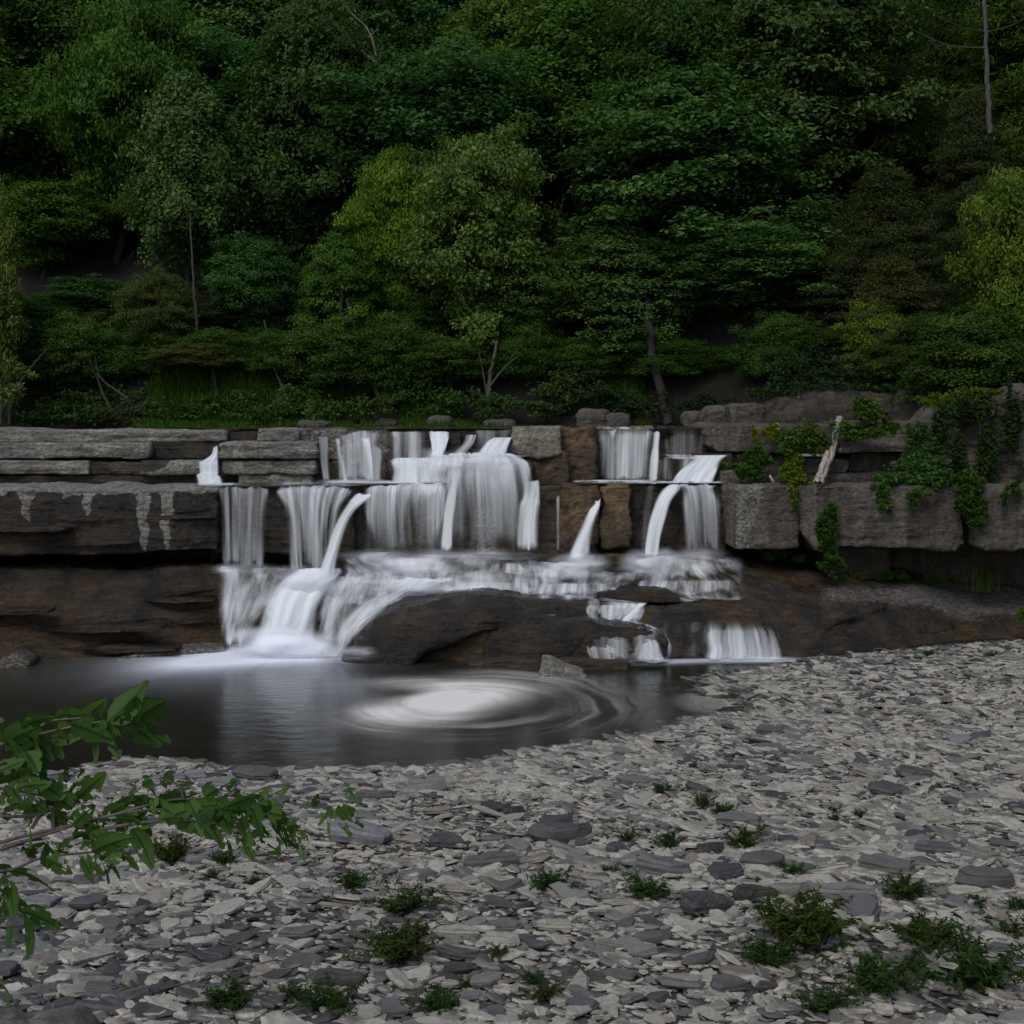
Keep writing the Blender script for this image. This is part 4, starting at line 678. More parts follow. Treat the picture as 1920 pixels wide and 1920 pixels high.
def stone(px, py, wpx, hpx, tone, label, yaw=None, tilt=0.0, group='large flat stones lying on the gravel', thick=.4, name='slate_stone'):
    g = G(px, py); s = g[1] / F; Lh = wpx * s / 2; k = sn[0]; sn[0] += 1
    r = random.Random(k); t = max(Lh * thick, .02)
    sn_ = (HC - g[2]) / g[1]; depth = max((hpx * s - t * 1.2) / sn_ / 2, Lh * .35); depth = min(depth, Lh * 1.1)
    o = bpy.data.objects.new(name, SP[k % 12]); o.scale = (Lh, depth / .68, t)
    o.location = (g[0], g[1], g[2] + t * .5 + .02); o.rotation_euler = (tilt + r.uniform(-.1, .1), r.uniform(-.12, .12), (yaw if yaw is not None else r.uniform(-.3, .3)))
    o.color = (*tone, 1); link(o); return tag(o, label, 'stone', group, 'thing')
PA, MI, DK, BL = (.5, .475, .41), (.26, .255, .23), (.05, .052, .058), (.27, .28, .295)
big = [(680, 1582, 145, 56, BL, 'broad smooth blue-grey slab below the drooping leaves', -.15), (833, 1588, 90, 34, DK, 'dark slate slab right of the broad blue-grey slab', 0), (1052, 1578, 150, 38, (.09, .09, .095), 'long dark ridged slab on the gravel middle', .15),
 (1045, 1552, 85, 28, DK, 'black wedge lying on the long dark ridged slab', 0), (925, 1628, 120, 44, (.11, .11, .11), 'blocky dark grey stone left of the bushy weed', 0), (970, 1595, 60, 34, MI, 'squat grey stone touching the long ridged slab', 0),
 (1158, 1598, 56, 40, (.06, .065, .075), 'smooth dark angular stone beside the small upright weed', .3), (1080, 1612, 60, 34, MI, 'pale edged stone below the long ridged slab', .5), (1245, 1640, 120, 50, (.17, .17, .17), 'rounded grey slab under two small black chips', 0),
 (1357, 1645, 82, 62, (.055, .058, .065), 'round black slate standing out on the gravel', .4), (1335, 1602, 85, 26, (.03, .03, .034), 'black wedge above the round black slate', .1), (1440, 1625, 95, 40, (.1, .1, .095), 'dark slab right of the round black slate', .1),
 (1420, 1690, 110, 40, (.03, .03, .033), 'black twisted shale plate pointing at the grey slab', .2), (1315, 1712, 130, 28, (.025, .027, .03), 'long black splintered shale blade', .25), (1480, 1680, 95, 40, MI, 'mottled grey stone beside the black twisted plate', 0),
 (1610, 1712, 98, 60, (.14, .14, .145), 'large smooth wedge-shaped grey slab amid small chips', .1), (1590, 1688, 130, 30, MI, 'long pale edge stone behind the smooth wedge-shaped slab', -.1), (1662, 1640, 130, 34, (.15, .15, .14), 'long squared grey block with flat face', 0),
 (1756, 1600, 90, 36, (.11, .12, .135), 'bluish slate slab above the long squared block', 0), (1850, 1665, 150, 48, (.1, .1, .1), 'big banded grey boulder at the frame edge', 0), (1840, 1615, 85, 34, MI, 'speckled flat stone behind the big banded boulder', -.15),
 (1880, 1590, 60, 26, (.12, .12, .12), 'thin grey plate near the frame edge', -.3), (1760, 1545, 100, 32, PA, 'large pale flat slab in the far gravel', -.1), (1665, 1490, 75, 34, (.07, .075, .08), 'dark slab in the shadowed heap', .2), (1720, 1462, 90, 24, (.09, .09, .09), 'dark ridge of shale on the heap', 0),
 (1893, 1505, 75, 26, PA, 'pale lozenge stone at the frame edge', 0), (1840, 1388, 54, 22, (.08, .085, .095), 'dark slanted stone sitting high on the bank', .4), (1800, 1395, 60, 26, BL, 'pale blue stone beside the dark slanted one', 0), (1590, 1322, 40, 34, PA, 'pale stone standing upright near the bay', 1.2),
 (1445, 1380, 70, 20, (.11, .1, .095), 'dark grey slab at the top of the pool bank', .05), (1395, 1395, 50, 18, MI, 'grey slab next to the dark slab on the pool bank', .2), (805, 1485, 105, 32, MI, 'grey stone with a hollow in its face near the water', 0), (705, 1502, 80, 22, (.11, .11, .11), 'dark rough stone near the water', 0),
 (925, 1522, 66, 20, DK, 'dark flat chip left of a black wedge chip', 0), (965, 1530, 66, 22, (.035, .035, .04), 'black wedge chip on pale gravel', .35), (490, 1463, 90, 34, (.10, .1, .1), 'dark grey cleft stone on the shore', 0), (380, 1430, 60, 20, MI, 'pale block at the edge of the water', 0), (450, 1422, 50, 18, PA, 'pale cap stone at the edge of the water', 0),
 (590, 1440, 90, 20, PA, 'long pale shore stone beside the dark cleft one', 0), (366, 1462, 70, 22, BL, 'blue grey shore slab by the branch tip', -.3), (410, 1480, 80, 20, BL, 'flat pale blue stone above the twigs', 0), (250, 1460, 60, 20, PA, 'pale shore stone behind the twigs', 0),
 (235, 1570, 90, 34, MI, 'flat sandy stone partly under the leaves', 0), (370, 1618, 100, 44, MI, 'wide flat stone behind two small weeds', 0), (255, 1650, 45, 20, BL, 'small light blue stone below the leaves', -.1), (320, 1652, 60, 22, MI, 'pale ridged stone below the leaves', .3),
 (165, 1665, 100, 34, (.13, .13, .13), 'rough grey stone below the hanging leaves', 0), (175, 1702, 75, 32, (.09, .095, .1), 'dark flaky stone left of the pale slabs', .3), (75, 1705, 80, 40, BL, 'blue slab beside the lowest hanging leaf', 0), (40, 1745, 95, 30, (.05, .055, .07), 'dark banded stone at the frame edge', .05),
 (172, 1728, 22, 46, (.12, .12, .12), 'thin slate standing on edge', 1.3), (365, 1690, 62, 34, PA, 'flat pale oval slab in fine gravel', -.1), (345, 1728, 55, 22, (.12, .12, .12), 'grey block between pale chips', 0), (205, 1742, 65, 34, (.15, .15, .15), 'mottled blocky grey stone', 0), (300, 1780, 70, 28, MI, 'smooth sloping pale stone', 0),
 (140, 1785, 62, 26, MI, 'flat stone near the corner rock', .2), (560, 1762, 88, 38, (.17, .165, .155), 'long tilted pale stone with flat end', .45), (190, 1865, 75, 40, (.13, .135, .14), 'blue grey block close to the corner rock', 0), (255, 1880, 100, 40, (.12, .12, .125), 'large tilted bluish slab at the frame bottom', .4), (160, 1838, 34, 60, (.16, .16, .155), 'narrow stone pointing at the viewer', 1.3),
 (640, 1852, 120, 34, (.07, .07, .07), 'long black slab at the frame bottom beside the weeds', .1), (730, 1905, 90, 40, (.13, .13, .13), 'rounded grey stone at the bottom edge', 0), (700, 1690, 60, 24, MI, 'pale stone half hidden by a spreading weed', 0), (955, 1672, 75, 26, (.12, .12, .115), 'ridged slab below the blocky dark stone', .35),
 (862, 1760, 95, 34, PA, 'broad pale slab in the middle of the gravel', 0), (945, 1748, 80, 28, (.17, .17, .165), 'pale stone with a dark end', 0), (1045, 1745, 80, 34, PA, 'pale flat slab beside the stone with a dark end', 0), (945, 1775, 95, 18, PA, 'long thin pale stone below the broad pale slab', -.1), (860, 1800, 90, 30, (.08, .08, .085), 'dark block right of the leafy weed', 0),
 (858, 1826, 70, 26, (.06, .062, .07), 'dark wedge stone in front of the dark block', 0), (1000, 1800, 40, 34, PA, 'pale upright lozenge stone', .9), (918, 1848, 75, 34, MI, 'slanted pale slab between two weeds', .5), (850, 1856, 52, 22, PA, 'pale oval stone next to the slanted slab', 0), (1165, 1838, 50, 60, (.12, .115, .11), 'twisted upright grey slab near the bottom', 1.0),
 (1225, 1770, 90, 24, (.13, .13, .125), 'grey boat-shaped slab on fine gravel', 0), (1205, 1795, 80, 20, MI, 'long flat chip below the boat-shaped slab', -.1), (1140, 1780, 60, 18, MI, 'thin pale chip left of the boat-shaped slab', -.2), (1090, 1895, 75, 34, (.1, .105, .11), 'dark round mottled stone at the bottom edge', 0), (930, 1905, 56, 34, (.12, .13, .13), 'speckled round stone at the bottom edge', 0),
 (1700, 1815, 110, 34, (.13, .13, .125), 'grey slab under the tall weeds', 0), (1505, 1820, 40, 26, MI, 'small pale stone between the tall weeds', 0), (1560, 1650, 24, 44, (.15, .15, .15), 'narrow stone standing between slabs', 1.3), (1580, 1630, 22, 44, (.13, .12, .12), 'dark narrow stone leaning on its neighbour', 1.2),
 (1655, 1880, 44, 28, PA, 'pale stone at the bottom between weeds', 0), (1440, 1860, 60, 26, (.07, .07, .075), 'dark chip heap stone at the bottom', .4), (1360, 1860, 90, 22, (.1, .1, .1), 'long dark plate in the lower dark gravel', .3), (1310, 1810, 80, 24, (.12, .12, .12), 'grey plate left of the splintered chips', .2), (1235, 1880, 60, 26, (.06, .06, .065), 'black chip near the bottom edge', .2),
 (1870, 1790, 70, 34, (.12, .12, .12), 'large round mottled stone in the lower right gravel', 0), (1385, 1552, 110, 40, (.19, .19, .19), 'smooth grey wedge behind the airy weed', .2), (1448, 1552, 50, 34, MI, 'pale ribbed stone next to the smooth grey wedge', .8), (1555, 1560, 60, 26, MI, 'grey pointed stone among fine gravel', .2), (1600, 1262, 30, 18, PA, 'white pebble near the spit', .4),
 (1780, 1242, 36, 24, (.28, .27, .26), 'pale boulder at the far end of the bank', 0), (1335, 1300, 50, 22, PA, 'pale stone lying in the foam film of the bay', .5), (1350, 1312, 50, 16, PA, 'flat pale plate at the bay edge', .1), (1440, 1335, 60, 12, PA, 'square pale plate where the bay ends', -.3), (1540, 1262, 55, 16, PA, 'pale plate on the spit crest', 0)]
for a, b, c_, dd, tn, lb, yw in big: stone(a, b, c_, dd, tn, lb, yw)
tag(stone(82, 1478, 100, 60, (.32, .31, .3), 'pale rounded boulder in shallow water behind the leaves', 0, 0, 'large flat stones lying on the gravel', .5, 'boulder'), cat='boulder')
tag(stone(730, 1430, 66, 26, (.3, .28, .26), 'pale lumpy stone standing in the water near the shore', 0, 0, 'large flat stones lying on the gravel', .4, 'boulder'), cat='boulder')
tag(stone(232, 1440, 54, 18, (.12, .11, .1), 'small wet stone in the shallows', 0, 0, 'large flat stones lying on the gravel', .35, 'boulder'), cat='boulder')
# medium stones, many alike
x, y, z, d = sample_ground(900, 7.2, 26, 1.0, .02); tn = tones(x, y, len(x)); k = 0
for i in range(len(x)):
    if d[i] < .05 or k >= 190: continue
    px = 960 + x[i] / y[i] * F; py = YH + (HC - z[i]) / y[i] * F
    if not (0 < px < 1920 and py < 1915): continue
    wv = float(np.clip(.11 * rng.uniform(.12, 1) ** -.5, .1, .26)); o = bpy.data.objects.new('slate_stone', SP[int(rng.integers(12))])
    t = wv * rng.uniform(.14, .32); o.scale = (wv, wv * rng.uniform(.6, 1.2), t); o.location = (x[i], y[i], z[i] + t * .5 + .02)
    o.rotation_euler = (rng.normal(-.05, .13), rng.normal(.05, .13), rng.normal(0, .6)); o.color = (*tn[i], 1); link(o); k += 1
    lum = tn[i].mean(); tag(o, ('pale' if lum > .22 else 'grey' if lum > .1 else 'dark') + ' medium flat shale stone lying loose in the gravel bank', 'stone', ('pale' if lum > .22 else 'grey' if lum > .1 else 'dark') + ' medium stones scattered in the gravel', 'thing')
# ------------------------------------------------------------------ foliage
def leaves(c, nrm_, L, wr, rng_, droop=.25, tone=None):
    """n leaves as folded kites: centres c, preferred normals, length L"""
    n = len(c); d = rng_.normal(0, 1, (n, 3)); d -= (d * nrm_).sum(1)[:, None] * nrm_; d[:, 2] -= droop; d /= np.linalg.norm(d, axis=1)[:, None] + 1e-9
    s = np.cross(d, nrm_); s /= np.linalg.norm(s, axis=1)[:, None] + 1e-9; L = np.broadcast_to(L, n)[:, None]
    b = c - d * L * .5; t = c + d * L * .5 - nrm_ * L * .08; m = c - nrm_ * L * .0; W = L * wr * .5
    V = np.stack([b, m + s * W + nrm_ * L * .07, t, m - s * W + nrm_ * L * .07], 1).reshape(-1, 3)
    f = np.arange(n * 4).reshape(n, 4); return V, f
def unit(v): return v / (np.linalg.norm(v, axis=-1, keepdims=True) + 1e-9)
def tree_proto(kind, seed, H=8.0, Rr=2.6, n_clump=260, per=95, leafL=.13):
    r = np.random.default_rng(seed); parts = []
    base = .28 if kind in ('round', 'feather') else .12 if kind in ('spire', 'tier') else .01 if kind == 'bush' else .2
    zt = np.linspace(0, H * .93, 12); wx = np.cumsum(r.normal(0, .10, 12)); wy = np.cumsum(r.normal(0, .10, 12)); wx -= wx[0]; wy -= wy[0]
    tr = np.stack([wx, wy, zt], 1); parts.append(tube(tr, np.linspace(.13, .02, 12) * H / 8, 8))
    cl = []; nl = 26 if kind != 'conifer' else 44
    for i in range(nl):
        h = base * .6 + (1 - base * .6) * (i + .5) / nl * .98; p0 = np.array([np.interp(h * H * .93, zt, wx), np.interp(h * H * .93, zt, wy), h * H * .93])
        az = i * 2.4 + r.uniform(-.5, .5); q = (h - base) / (1 - base)
        prof = {'round': math.sqrt(max(.05, 1 - (2 * max(q, .0) - .85) ** 2 * .8)), 'spire': max(.12, (1 - q) ** .75 * .95 + .06), 'tier': math.sqrt(max(.08, 1 - (2 * max(q, .0) - .7) ** 2 * .62)), 'bush': math.sqrt(max(.1, 1 - max(q, 0) ** 2)), 'conifer': max(.08, 1 - q * .95), 'feather': math.sqrt(max(.08, 1 - (2 * max(q, 0) - .8) ** 2 * .8))}[kind]
        if q < 0: prof *= .55 + .3 * (kind == 'tier')
        ln = Rr * prof * r.uniform(.75, 1.15); rise = {'round': .55, 'spire': .9, 'tier': .4, 'conifer': .0, 'feather': .4, 'bush': .5}[kind] * ln
        t = np.linspace(0, 1, 7)[:, None]; dirv = np.array([math.cos(az), math.sin(az), 0])
        sag = {'round': .1, 'spire': 0, 'tier': .45, 'conifer': .5, 'feather': .35, 'bush': .2}[kind] * ln
        pts = p0 + dirv * ln * t + np.array([0, 0, 1]) * (rise * t ** .8 - sag * t ** 2) + r.normal(0, .04, (7, 3)) * t
        if i % 2 == 0 or kind == 'conifer': parts.append(tube(pts, np.linspace(.035, .006, 7) * H / 8, 5))
        m = max(2, int(n_clump / nl))
        for k in range(m):
            tt_ = r.uniform(.12, 1.08) ** .75; side = np.array([-dirv[1], dirv[0], 0]) * r.normal(0, .34) * ln * (.4 + tt_)
            c = p0 + dirv * ln * tt_ + side + np.array([0, 0, rise * tt_ ** .8 - sag * tt_ ** 2 + r.normal(0, .12 if kind == 'conifer' else .3)])
            cl.append((c, dirv * tt_))
    if kind in ('round', 'tier', 'feather', 'bush'):
        for q_ in range(int(len(cl) * .55)):
            i_ = int(r.integers(len(cl))); v = unit(r.normal(0, 1, 3)); v[2] = abs(v[2]) * (1 if r.uniform() < .75 else -.5); hc = (.5 if kind != 'bush' else .15) * H
            wz = (H * .97 - hc) if v[2] > 0 else H * .32; c = np.array([wx[6], wy[6], hc]) + v * np.array([Rr * .95, Rr * .95, wz]) * r.uniform(.72, 1.0); cl[i_] = (c, np.array([v[0], v[1], 0]))
    C = np.array([a for a, b in cl]); O = np.array([b for a, b in cl]); nC = len(C)
    rc = r.uniform(.22, .5, nC) * Rr / 2.6; flat = {'round': .6, 'spire': .8, 'tier': .5, 'conifer': .34, 'feather': .5, 'bush': .6}[kind]
    cnt = np.maximum(20, (per * (rc / (.36 * Rr / 2.6)) ** 1.6)).astype(int); idx = np.repeat(np.arange(nC), cnt); n = len(idx)
    g = r.normal(0, .68, (n, 3)); g /= np.maximum(1, np.linalg.norm(g, axis=1)[:, None] / 1.7)
    P_ = C[idx] + g * rc[idx, None] * np.array([1, 1, flat])
    if kind in ('feather', 'tier'): P_[:, 2] -= .22 * rc[idx] * (g[:, 0] ** 2 + g[:, 1] ** 2)
    nv = unit(np.array([0, 0, .9]) + .5 * unit(O[idx] + 1e-3) + g * .35 + r.normal(0, .42, (n, 3)))
    Ls = leafL * r.uniform(.6, 1.25, n); wr = {'conifer': .28, 'feather': .42, 'spire': .75, 'round': .62, 'tier': .6, 'bush': .65}[kind]
    V, f = leaves(P_, nv, Ls, wr, r, .25 if kind != 'feather' else .9)
    tone = (.75 + .25 * r.uniform(0, 1, nC) + .22 * r.uniform(-1, 1, nC))[idx] * r.uniform(.7, 1.35, n); hi = np.clip((P_[:, 2] / H), 0, 1)
    crown = mesh('crown', V, f, M['leaf'], smooth=False, attrs={'tone': np.repeat(tone, 4)})
    tv, tf = join(parts); return mesh('trunk', tv, tf, M['bark']), crown, H, Rr
TP = {}
for kind, k in (('round', 4), ('tier', 2), ('spire', 2), ('conifer', 1), ('feather', 2), ('bush', 2)):
    TP[kind] = [tree_proto(kind, 500 + 17 * i + len(kind), n_clump=520 if kind != 'conifer' else 640, per=95, leafL=(.165 if kind not in ('conifer', 'bush') else .17 if kind == 'conifer' else .14), H=8.0 if kind != 'bush' else 4.4) for i in range(k)]
barkc = (.03, .025, .02, 1)
def tree(px, top, D, wpx, kind, color, label, group=None, v=0, name=None, zbase=None, rot=None, bark=None, cat='tree'):
    x = XX(px, D); zb = float(hill([x], [D])[0]) - .1 if zbase is None else zbase; H = ZZ(top, D) - zb
    tm, cm, H0, R0 = TP[kind][v % len(TP[kind])]; s = H / H0; sr = (wpx / 2 / F * D) / (R0 * 1.08)
    o = empty(name or {'conifer': 'hemlock_tree', 'spire': 'poplar_tree'}.get(kind, 'broadleaf_tree'), (x, D, zb)); o.scale = (sr, sr, s); o.rotation_euler = (0, 0, rot if rot is not None else (px * .37 + D) % 6.28)
    for nm, me, cc in (('trunk', tm, bark or barkc), ('crown', cm, (*color, 1))):
        c = bpy.data.objects.new(nm, me); c.color = cc if nm == 'trunk' else (cc[0] * 1.45 + .002, cc[1] * 1.58, cc[2] * 1.1, 1); link(c, o)
    return tag(o, label, cat, group, 'thing')
GY, GM, GD, GB, GG, GO = (.085, .135, .018), (.045, .10, .018), (.026, .062, .014), (.03, .082, .032), (.062, .108, .048), (.062, .072, .028)
tl = [(-5, 352, 32.6, 120, 'spire', (.10, .14, .035), 'slender yellow-green young tree at the frame edge above the top slab'),
 (80, 335, 38, 230, 'round', GM, 'broad mid green tree behind the slender young tree'), (345, 150, 37, 250, 'spire', GG, 'tall grey-green poplar with pale shimmering leaves'),
 (300, 500, 34.5, 180, 'feather', (.055, .066, .03), 'olive brown feathery tree with a bare leaning stem'), (350, 640, 33.8, 190, 'feather', (.075, .08, .035), 'low olive bushy tree above the pale slabs'), (480, 440, 35, 190, 'round', GB, 'bluish small-leaved tree beside the poplar'),
 (636, 432, 35, 165, 'tier', GM, 'umbrella-shaped tree with a straight bare trunk'), (745, 262, 36, 190, 'feather', (.095, .165, .022), 'bright green feathery tree with drooping twigs'),
 (905, 250, 34.2, 270, 'round', (.085, .135, .045), 'pale green sycamore standing right above the lip of the falls'), (1010, 450, 34.6, 230, 'round', (.058, .105, .034), 'grey-green tree leaning over the domed fall'),
 (1290, 120, 37, 460, 'tier', (.045, .10, .036), 'great layered tree spreading over the upper curtains'), (1400, 400, 34.8, 330, 'tier', (.05, .105, .04), 'lower layered tree drooping toward the overhanging slab'), (1150, 420, 35.2, 280, 'tier', (.055, .10, .04), 'layered tree joining the sycamore and the great tree'),
 (1215, -30, 43, 420, 'round', (.06, .10, .03), 'wide olive green tree rising behind the great layered tree'), (1525, 35, 39, 300, 'tier', (.09, .13, .018), 'yellow-green maple crown high on the slope'),
 (1700, 290, 33.2, 340, 'conifer', (.036, .044, .024), 'brownish hemlock with drooping sprays'), (1660, 470, 31.6, 260, 'conifer', (.055, .06, .032), 'lower hemlock hanging over the sloping rock face'), (1850, 150, 35.5, 260, 'conifer', (.04, .05, .03), 'dark hemlock behind the drooping one'),
 (1905, 330, 30.6, 200, 'round', (.08, .12, .018), 'bright yellow-green bush tree at the frame edge'), (1640, 545, 31.0, 130, 'tier', (.10, .14, .018), 'small yellow-green sapling under the hemlock'),
 (125, 225, 43, 240, 'round', (.07, .12, .016), 'yellow-green tree with rounded tufts behind the poplar'), (300, -5, 50, 230, 'round', (.07, .13, .014), 'bright green crown near the top of the frame'), (135, 30, 46, 220, 'feather', GO, 'brown olive tree with a dead leaning trunk behind it'),
 (20, -60, 54, 200, 'round', (.025, .07, .032), 'dark blue-green tree in the upper corner'), (610, 5, 41, 250, 'spire', GG, 'tall silvery grey-green tree beside the bare forked trunk'), (475, 70, 45, 170, 'round', (.06, .115, .016), 'yellow-green narrow crown between poplar and silvery tree'),
 (860, 90, 46, 280, 'round', GD, 'dark green crown behind the sycamore'), (985, 20, 50, 220, 'round', GM, 'mid green crown left of the wide olive tree'), (740, -40, 52, 260, 'feather', GD, 'dark feathery crown above the bare forked trunk'), (1080, -60, 53, 240, 'round', (.05, .09, .025), 'olive crown at the top of the frame'),
 (1420, -60, 47, 260, 'round', GD, 'dark crown behind the maple'), (1730, -40, 42, 300, 'conifer', GD, 'dark hemlock crown at the top of the slope'), (60, 560, 34.6, 200, 'round', GD, 'dark shaded tree behind the slender young tree trunk'), (190, 520, 36, 210, 'round', GB, 'shaded blue-green tree left of the olive tree'),
 (560, 560, 36.5, 170, 'round', GD, 'small dark tree behind the umbrella tree trunk'), (1820, 560, 29.6, 260, 'tier', (.035, .07, .016), 'dark leafy sapling over the shaded cliff'), (240, 400, 40, 220, 'round', GM, 'green tree filling the gap left of the poplar'), (560, 300, 39, 200, 'round', GM, 'green tree between the poplar and the bright feathery tree')]
for i, (px, top, D, wpx, kind, c_, lb) in enumerate(tl): tree(px, top, D, wpx, kind, c_, lb, None, i)
r5 = random.Random(9)
for i in range(34):
    px = -40 + i * 60 + r5.uniform(-25, 25); D = (34.2 if i % 2 else 36.0) - 1.8 * (px > 1430); top = r5.uniform(590, 665) + (40 if 1150 < px < 1430 else 0) - (40 if i % 2 == 0 else 0)
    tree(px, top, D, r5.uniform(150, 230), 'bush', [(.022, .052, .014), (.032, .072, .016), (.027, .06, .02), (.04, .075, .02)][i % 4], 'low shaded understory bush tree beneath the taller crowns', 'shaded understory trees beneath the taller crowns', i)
rr = random.Random(5); up_ = []
for D in (39.5, 43.5, 48, 53, 59, 66, 74):
    px = -120 + rr.uniform(0, 100)
    while px < 2050:
        x = XX(px, D); zb = float(hill([x], [D])[0]); Hm = rr.uniform(6.0, 8.5); top = YH - (zb + Hm - HC) / D * F; wpx = rr.uniform(5.0, 7.6) / D * F
        kd = rr.choice(['round', 'round', 'round', 'feather', 'tier', 'spire']) if px < 1500 else rr.choice(['round', 'conifer', 'tier'])
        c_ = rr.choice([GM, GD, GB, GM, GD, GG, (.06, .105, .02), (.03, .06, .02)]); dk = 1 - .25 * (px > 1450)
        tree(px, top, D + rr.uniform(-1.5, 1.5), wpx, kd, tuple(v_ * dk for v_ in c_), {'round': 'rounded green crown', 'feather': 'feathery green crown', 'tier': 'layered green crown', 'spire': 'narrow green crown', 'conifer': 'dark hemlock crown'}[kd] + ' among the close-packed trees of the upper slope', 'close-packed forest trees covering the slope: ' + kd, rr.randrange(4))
        px += wpx * rr.uniform(.5, .72)

# bare trunks
def stick(name, label, pts, r0, r1, color, cat, parent=None, branches=(), group=None):
    W = np.array([P(a, b, c) for a, b, c in pts]); W = smooth_rows(W, 24)
    W[1:-1] += np.random.default_rng(int(pts[0][0])).normal(0, r0 * .18, (22, 3)); parts = [tube(W, np.linspace(r0, r1, 24), 9)]
    for bp, ra in branches: B_ = smooth_rows(np.array([P(a, b, c) for a, b, c in bp]), 12); parts.append(tube(B_, np.linspace(ra, ra * .3, 12), 6))
    V, f = join(parts); o = obj(name, V, f, M['bark'], recenter=True); o.color = (*color, 1); return tag(o, label, cat, group, 'thing')
stick('dead_tree', 'bare forked grey trunk leaning high on the slope', [(770, 205, 38.5), (738, 165, 38.4), (700, 115, 38.2), (668, 88, 38.1), (652, 60, 38)], .09, .025, (.22, .21, .19), 'dead tree', branches=[([(708, 122, 38.2), (700, 80, 38), (686, 50, 38), (668, 34, 37.9), (655, 20, 37.9)], .04), ([(690, 70, 38), (704, 58, 38), (712, 44, 38)], .015)])
stick('dead_tree', 'dark broken trunk leaning in the olive tree', [(192, 150, 43.2), (172, 115, 43), (150, 88, 42.8)], .12, .05, (.09, .07, .06), 'dead tree', branches=[([(190, 145, 43), (150, 152, 43), (110, 150, 43)], .02)])
stick('bare_tree_trunk', 'straight bare trunk under the umbrella-shaped crown', [(643, 760, 33.8), (640, 640, 34), (640, 500, 34.4)], .09, .05, (.04, .033, .028), 'tree trunk')
stick('bare_tree_trunk', 'curved pale trunk beside the straight bare trunk', [(712, 745, 33.6), (690, 690, 33.7), (682, 650, 33.9), (662, 600, 34.1), (650, 560, 34.3)], .075, .04, (.065, .055, .048), 'tree trunk')
stick('bare_tree_trunk', 'forked trunk of the pale sycamore above the lip', [(912, 792, 32.6), (914, 750, 32.7), (920, 700, 32.8), (932, 640, 33.2)], .085, .03, (.085, .075, .062), 'tree trunk', branches=[([(914, 745, 32.7), (906, 700, 32.7), (898, 660, 32.8)], .03), ([(918, 725, 32.7), (945, 690, 32.7), (975, 665, 32.9)], .03)])
stick('bare_tree_trunk', 'dark trunk standing behind the wide upper curtain', [(1254, 796, 32.5), (1240, 740, 32.8), (1222, 660, 33.2), (1215, 560, 34)], .13, .09, (.022, .018, .015), 'tree trunk')
stick('bare_tree_trunk', 'thin pale trunk rising beside the hemlock', [(1856, 250, 33), (1850, 120, 33), (1844, -60, 33)], .07, .045, (.10, .09, .085), 'tree trunk', branches=[([(1848, 90, 33), (1780, 85, 32.8), (1720, 60, 32.6), (1660, 25, 32.4)], .018), ([(1850, 60, 33), (1800, 50, 32.6), (1740, 20, 32.3)], .015), ([(1852, 165, 33), (1800, 170, 32.6), (1740, 160, 32.3)], .012), ([(1850, 60, 33), (1890, 50, 33), (1930, 30, 33)], .014)])
for pts, lb in (([(215, 790, 33), (195, 740, 33.2), (175, 690, 33.4), (165, 640, 33.6)], 'crooked brown trunk above the long top slab'), ([(262, 790, 33), (240, 750, 33.1), (190, 710, 33.2), (178, 670, 33.4)], 'bowed thin trunk next to the crooked brown one'), ([(20, 740, 32.4), (50, 700, 32.4), (88, 655, 32.5)], 'thin pole leaning across the dark at the frame edge'), ([(2, 795, 32.2), (4, 700, 32.3), (2, 520, 32.5)], 'upright young trunk at the frame edge'), ([(18, 795, 32.4), (20, 700, 32.5), (24, 600, 32.7)], 'second upright young trunk at the frame edge'),
    ([(380, 745, 33.5), (372, 640, 33.8), (362, 520, 34.2), (356, 400, 35)], 'slim pale stem of the poplar'), ([(560, 770, 33.5), (535, 735, 33.4), (515, 690, 33.5), (495, 600, 33.9)], 'slanting thin trunk left of the straight bare trunk'), ([(420, 790, 33), (405, 730, 33.2), (396, 660, 33.4)], 'thin stem below the low olive tree'), ([(140, 690, 33.4), (110, 670, 33.3), (100, 648, 33.2)], 'short dead limb beside the crooked brown trunk')):
    stick('bare_tree_trunk', lb, pts, .045, .022, (.05, .042, .035), 'tree trunk')
def dw(name, label, pts, r0, r1): return stick(name, label, pts, r0, r1, (.42, .37, .31), 'driftwood')
o = dw('driftwood_log', 'bleached driftwood log leaning against the layered slabs', [(1536, 906, 26.0), (1552, 870, 26.3), (1564, 830, 26.6), (1574, 782, 26.9)], .075, .07)
dw('driftwood_log', 'shorter bleached log beside the long leaning driftwood', [(1530, 906, 25.95), (1540, 880, 26.15), (1552, 848, 26.4)], .06, .065)
dw('driftwood_stub', 'small bleached stub on the big pale grey block', [(1451, 907, 26.1), (1448, 900, 26.1), (1444, 892, 26.15)], .03, .022)

